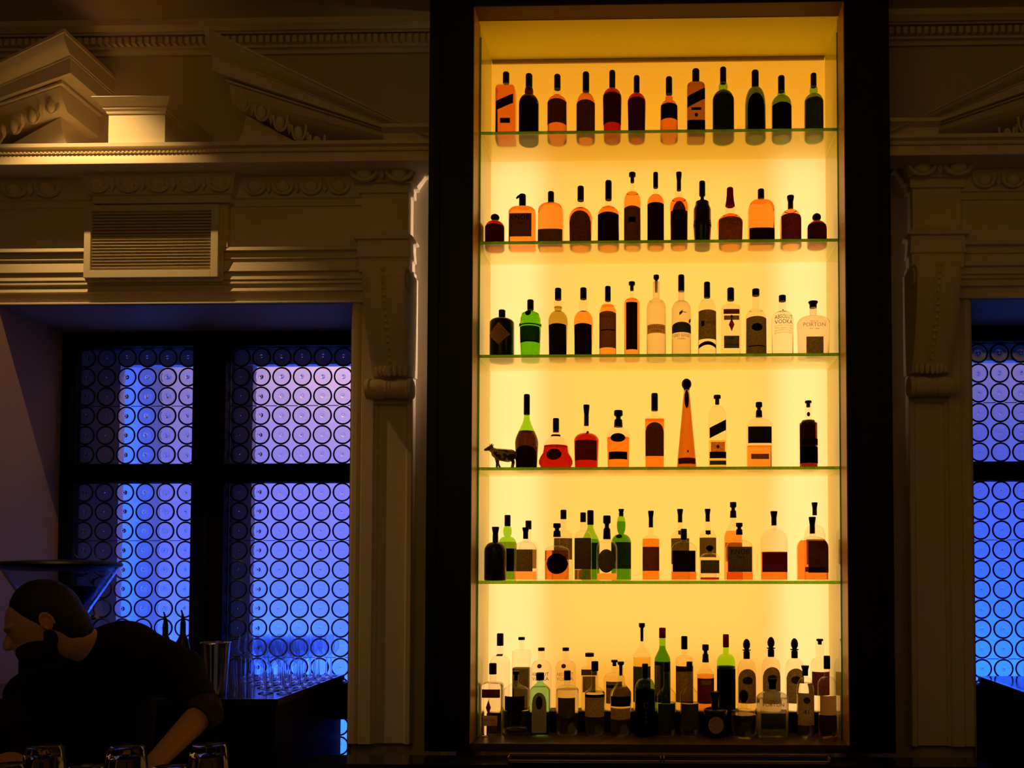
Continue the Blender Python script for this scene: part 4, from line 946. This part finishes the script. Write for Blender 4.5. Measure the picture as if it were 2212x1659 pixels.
def pintglass(pxx, pyt, Y, look, wtop):
    global pint
    g0 = G(pxx, pyt, Y); h0 = .17
    zb = BZ; r = empty('pint_glass', (g0.x, Y, zb), look, 'glass', 'upturned pint glasses on the bar mat')
    h = g0.z - zb
    if pint is None:
        N = 40; mb = MB()
        def rg(z, rr, fl): return [(rr * (1 + fl * math.cos(10 * 2 * PI * j / N)) * math.cos(2 * PI * j / N), rr * (1 + fl * math.cos(10 * 2 * PI * j / N)) * math.sin(2 * PI * j / N), z) for j in range(N)]
        a, b = .0520, .0365
        rr = [rg(0, a, 0), rg(.05, a - .003, .02), rg(h0 - .03, b + .003, .045), rg(h0 - .006, b, .035), rg(h0, b - .003, .0), rg(h0 - .004, b - .010, 0), rg(h0 - .005, .004, 0)]
        mb.loft(rr, caps=False); mb.add(rr[-1], [tuple(range(N))])
        inn = [rg(0, a - .0028, 0), rg(.05, a - .0065, 0), rg(h0 - .04, b - .002, 0), rg(h0 - .024, b - .006, 0), rg(h0 - .020, .004, 0)]
        mb.loft(inn, caps=False); mb.add(inn[-1], [tuple(range(N))]); mb.loft([rr[0], inn[0]], caps=False)
        pint = mb.build('glass_body', GOLDGLASS, r)
    else:
        d = pint.copy(); COL.objects.link(d); d.parent = r
    r.scale = (1, 1, h / h0)
for pxx, pyt, Y, look in ((96, 1612, 1.90, 'upturned pint glass left of the bartender\'s forearm, under the head'), (274, 1612, 1.90, 'upturned pint glass directly left of the bartender\'s hand and forearm'), (452, 1608, 1.90, 'upturned pint glass right of the forearm, last in the line'),
                          (12, 1652, 1.80, 'upturned pint glass just entering at the bottom left corner'), (186, 1656, 1.80, 'low upturned pint glass rim between the first and second tall glasses'), (366, 1656, 1.80, 'low upturned pint glass rim in front of the bartender\'s forearm')):
    pintglass(pxx, pyt, Y, look, 76)

# ------------------------------------------------------------------ bartender
PY = 2.85
per = empty('person', (G(230, 1700, 3.0).x, 3.0, 0), 'bartender in black short sleeves bending down over the bar with one forearm lowered', 'person')
P = lambda a, b, y: G(a, b, y)
def capsule(mb, a, b, ra, rb, n=16, flat=1.0, up=None):
    a, b = Vector(a), Vector(b); t = (b - a); L = t.length; t.normalize(); u = (Vector(up) - t * Vector(up).dot(t)).normalized() if up else t.orthogonal().normalized(); w = t.cross(u)
    rings = []
    for i in range(15):
        if i < 5: q = -math.cos(i / 4 * PI / 2) * ra; rr = math.sin(max(i, .12) / 4 * PI / 2) * ra; c = a + t * q
        elif i < 10: f = (i - 4) / 6; c = a + t * L * f; rr = ra + (rb - ra) * f
        else: j = i - 10; q = math.sin(j / 4 * PI / 2) * rb; rr = math.cos(min(j, 3.88) / 4 * PI / 2) * rb; c = b + t * q
        rings.append([tuple(c + (u * math.cos(2 * PI * k / n) + w * math.sin(2 * PI * k / n) * flat) * rr) for k in range(n)])
    mb.loft(rings)
def ellip(mb, c, ax, n=20, m=12):
    """ax = three radius vectors"""
    c = Vector(c); rings = []
    for i in range(m + 1):
        th = PI * max(.03, min(.97, i / m)); rings.append([tuple(c + ax[0] * math.sin(th) * math.cos(2 * PI * j / n) + ax[1] * math.sin(th) * math.sin(2 * PI * j / n) - ax[2] * math.cos(th)) for j in range(n)])
    mb.loft(rings)
def remeshed(mb, name, mat, parent, vox, smooth=6):
    loc(parent, mb2 := MB()); mb2.add(mb.v, mb.f, 0, True)
    o = mb2.build(name, mat, parent)
    r = o.modifiers.new('r', 'REMESH'); r.mode = 'VOXEL'; r.voxel_size = vox; r.use_smooth_shade = True
    if smooth: q = o.modifiers.new('s', 'SMOOTH'); q.iterations = smooth; q.factor = .5
    return o
hips = P(235, 1760, 3.10); waist = P(225, 1610, 3.02); chest = P(225, 1490, 2.92); upc = P(265, 1422, 2.86)
neck0 = P(205, 1400, 2.80); neck1 = P(160, 1385, 2.74); hc = P(92, 1346, 2.70)
shL, elL, wrL, hdL = P(385, 1452, 2.84), P(438, 1540, 2.70), P(330, 1652, 2.48), P(292, 1700, 2.40)
shR, elR, wrR, hdR = P(75, 1500, 2.74), P(10, 1640, 2.58), P(90, 1740, 2.42), P(128, 1775, 2.36)
SKIN = matte('warm_skin', (.52, .27, .13), .45, .4)
mb = MB()
capsule(mb, hips, waist, .150, .140); capsule(mb, waist, chest, .14, .150); capsule(mb, chest, upc, .150, .118)
capsule(mb, upc, shL, .11, .072); capsule(mb, chest, shR, .12, .072); capsule(mb, upc, neck0, .10, .062); capsule(mb, neck0, neck1, .062, .058); capsule(mb, neck1, hc, .056, .07)
capsule(mb, shL, elL, .056, .043); capsule(mb, elL, wrL, .045, .029); capsule(mb, shR, elR, .056, .043); capsule(mb, elR, wrR, .043, .029)
for sx in (-1, 1):
    hp = hips + Vector((.09 * sx, 0, -.06)); kn = Vector((hips.x + .12 * sx, 3.0, .50)); an = Vector((hips.x + .13 * sx, 3.14, .09))
    capsule(mb, hp, kn, .092, .058); capsule(mb, kn, an, .056, .038); capsule(mb, an, an + Vector((0, -.15, -.05)), .04, .035)
# head: skull, jaw, nose, brow, lips, ear
fd = Vector((-.66, -.58, -.46)).normalized(); hu = Vector((-.35, -.10, .93)); hu = (hu - fd * hu.dot(fd)).normalized(); hs = fd.cross(hu)
if hs.y > 0: hs = -hs                        # hs points to the cheek turned to the viewer
ellip(mb, hc, (fd * .098, hs * .076, hu * .112)); ellip(mb, hc + fd * .038 - hu * .052, (fd * .064, hs * .056, hu * .062)); ellip(mb, hc + fd * .070 - hu * .088, (fd * .026, hs * .026, hu * .022))
capsule(mb, hc + fd * .090 + hu * .012, hc + fd * .112 - hu * .022, .009, .015); ellip(mb, hc + fd * .083 + hu * .028, (fd * .018, hs * .052, hu * .010))
for q in (0, 1): ellip(mb, hc + fd * .096 - hu * (.050 + .013 * q), (fd * .013, hs * .023, hu * .006))
for sd in (-1, 1):
    ec = hc + hs * .078 * sd - hu * .008 - fd * .008
    for i in range(9):
        a = -.9 + i * .5; capsule(mb, ec + (fd * math.cos(a) * .017 + hu * math.sin(a) * .030) + hs * .008 * sd, ec + (fd * math.cos(a + .5) * .017 + hu * math.sin(a + .5) * .030) + hs * .008 * sd, .0045, .0045, 8)
    ellip(mb, ec, (fd * .013, hs * .006, hu * .024))
# hands: palm, four fingers with knuckles, thumb from the side
def hand(mb, wr, hd, side):
    t = (hd - wr).normalized(); s = t.cross(Vector((0, -1, 0))).normalized(); nrm = s.cross(t)
    pc = wr + t * .052; ellip(mb, pc, (t * .050, s * .040, nrm * .016))
    for i, (o_, L_) in enumerate(((-.030, .062), (-.010, .074), (.011, .070), (.030, .056))):
        a = pc + t * .040 + s * o_; d1 = (t + s * o_ * 3 - nrm * .25).normalized(); d2 = (d1 - nrm * .7).normalized(); d3 = (d2 - nrm * .7).normalized()
        b = a + d1 * L_ * .48; c = b + d2 * L_ * .30; e = c + d3 * L_ * .24
        capsule(mb, a, b, .0095, .0088, 10); capsule(mb, b, c, .0088, .008, 10); capsule(mb, c, e, .008, .007, 10)
    a = pc - t * .025 - s * .030 * side; b = a + (t * .6 - s * .8 * side).normalized() * .036; c = b + (t * .9 - s * .3 * side - nrm * .3).normalized() * .028
    capsule(mb, a, b, .013, .010, 10); capsule(mb, b, c, .010, .008, 10)
hand(mb, wrL, hdL, 1); hand(mb, wrR, hdR, -1)
remeshed(mb, 'body', SKIN, per, .0045, 3)
CLOTH = matte('black_cotton', (.008, .0075, .008), .9, .1, .2, 60); CUFF = matte('dark_brown_cuff', (.05, .035, .018), .9, .1, .3, 80)
mb = MB()
capsule(mb, hips, waist, .168, .158); capsule(mb, waist, chest, .158, .168); capsule(mb, chest, upc, .166, .134); capsule(mb, upc, shL, .128, .088); capsule(mb, chest, shR, .138, .088); capsule(mb, upc, neck0, .116, .070)
capsule(mb, shL, elL + (shL - elL) * .08, .080, .062); capsule(mb, shR, elR + (shR - elR) * .1, .078, .062)
remeshed(mb, 'shirt', CLOTH, per, .012, 8)
mb = MB(); d = (elL - shL); mb.tube([shL + d * .93, shL + d * 1.02, elL + (wrL - elL) * .12], [.064, .062, .054], 24); mbt = MB(); loc(per, mbt); mbt.add(mb.v, mb.f, 0, True); mbt.build('sleeve_cuff', CUFF, per)
mb = MB()
capsule(mb, hips + Vector((0, 0, .03)), hips - Vector((0, 0, .04)), .172, .165)
for sx in (-1, 1):
    hp = hips + Vector((.09 * sx, 0, -.06)); kn = Vector((hips.x + .12 * sx, 3.0, .50)); an = Vector((hips.x + .13 * sx, 3.14, .14)); capsule(mb, hp, kn, .108, .080); capsule(mb, kn, an, .078, .070)
remeshed(mb, 'trousers', CLOTH, per, .014, 6)
mb = MB(); ellip(mb, hc + hu * .024 - fd * .026, (fd * .100, hs * .086, hu * .116)); ellip(mb, hc - fd * .060 - hu * .035, (fd * .065, hs * .080, hu * .098))
remeshed(mb, 'hair', matte('dark_hair', (.010, .006, .004), .6, .3, bump=1, scale=120), per, .007, 4)
mb = MB(); ellip(mb, hc + fd * .040 - hu * .066, (fd * .070, hs * .064, hu * .054)); ellip(mb, hc + fd * .004 - hu * .045, (fd * .035, hs * .078, hu * .055)); remeshed(mb, 'beard', matte('dark_beard', (.016, .008, .004), .8, .2, bump=1, scale=150), per, .006, 2)
for sx in (-1, 1):
    an = Vector((hips.x + .13 * sx, 3.10, .0)); mb = MB(); loc(per, mb)
    mb.loft([[(an.x + a * w_, an.y + b * l_ - .05, z) for a, b in [(math.cos(2 * PI * j / 20), math.sin(2 * PI * j / 20)) for j in range(20)]] for z, w_, l_ in ((.002, .048, .145), (.02, .05, .148), (.05, .047, .135), (.085, .040, .09), (.12, .045, .06))]); mb.build('shoe', CAPBLK, per)

# ------------------------------------------------------------------ cow figurine on the fourth shelf
cz = SZ[3]; cg = G(1076, 1000, 4.30)
cow = empty('cow_figurine', (cg.x + .013, 4.265, cz + .002), 'small patchy brown cow figurine facing left beside the tall green bottle', 'figurine')
kk = (G(1126, 1000, 4.30).x - G(1026, 1000, 4.30).x) / 100 / 5.395 * .93
q = lambda a, b, y=0: ((a - 375) * kk, y, (1118 - b) * kk)
mb = MB()
def cap2(a, b, ra, rb): capsule(mb, a, b, ra * kk, rb * kk, 12)
cap2(q(335, 930), q(520, 950), 62, 70); cap2(q(400, 960), q(480, 975), 66, 66); cap2(q(330, 915), q(275, 880), 48, 34); cap2(q(268, 862), q(215, 880), 36, 20); cap2(q(215, 880), q(200, 884), 20, 16)
for s_ in (-1, 1):
    y = s_ * 34 * kk
    cap2(q(345, 985, y), q(352, 1050, y), 26, 15); cap2(q(352, 1050, y), q(350 if s_ < 0 else 378, 1105, y), 14, 13)
    cap2(q(520, 985, y), q(548, 1040, y), 32, 15); cap2(q(548, 1040, y), q(536, 1105, y), 14, 12)
    cap2(q(280, 840, y * .6), q(292, 815, y * 1.4), 10, 5); cap2(q(262, 838, y * .5), q(262, 812, y * 1.1), 6, 3)
cap2(q(560, 930), q(578, 1010), 6, 5)
m2 = MB(); m2.add(mb.v, mb.f, 0, True)
ob = m2.build('body', None or matte('x', (0, 0, 0)), cow)
m, nt, out = new_mat('patchy_cow_paint')
b_ = nt.nodes.new('ShaderNodeBsdfPrincipled'); tc = nt.nodes.new('ShaderNodeTexCoord'); no = nt.nodes.new('ShaderNodeTexNoise'); no.inputs['Scale'].default_value = 42; no.inputs['Detail'].default_value = 1
cr = nt.nodes.new('ShaderNodeValToRGB'); cr.color_ramp.elements[0].position = .46; cr.color_ramp.elements[0].color = (.03, .015, .006, 1); cr.color_ramp.elements[1].position = .54; cr.color_ramp.elements[1].color = (.50, .36, .18, 1)
nt.links.new(tc.outputs['Object'], no.inputs['Vector']); nt.links.new(no.outputs['Fac'], cr.inputs[0]); nt.links.new(cr.outputs[0], b_.inputs['Base Color']); b_.inputs['Roughness'].default_value = .3; nt.links.new(b_.outputs[0], out.inputs[0])
ob.data.materials.clear(); ob.data.materials.append(m)
r_ = ob.modifiers.new('r', 'REMESH'); r_.mode = 'VOXEL'; r_.voxel_size = .0011; r_.use_smooth_shade = True

# lemon peel ring resting in front of the last front bottle
lp = G(1788, 1583, 4.235); rp_ = empty('peel_ring', (lp.x, 4.235, FLZ + .006), 'small pale ring lying on the cabinet floor at the far right', 'ring')
mb = MB(); mb.tube([(.022 * math.cos(a * PI / 12), .012 * math.sin(a * PI / 12), .004 * math.cos(a * PI / 12)) for a in range(25)], .0035, 8); mb.build('band', matte('pale_peel', (.75, .62, .18), .4, .4), rp_)
for o in SC.objects:                          # one cloth, one maker: tidy up empty labels
    if 'label' in o and not o['label']: o['label'] = o.name
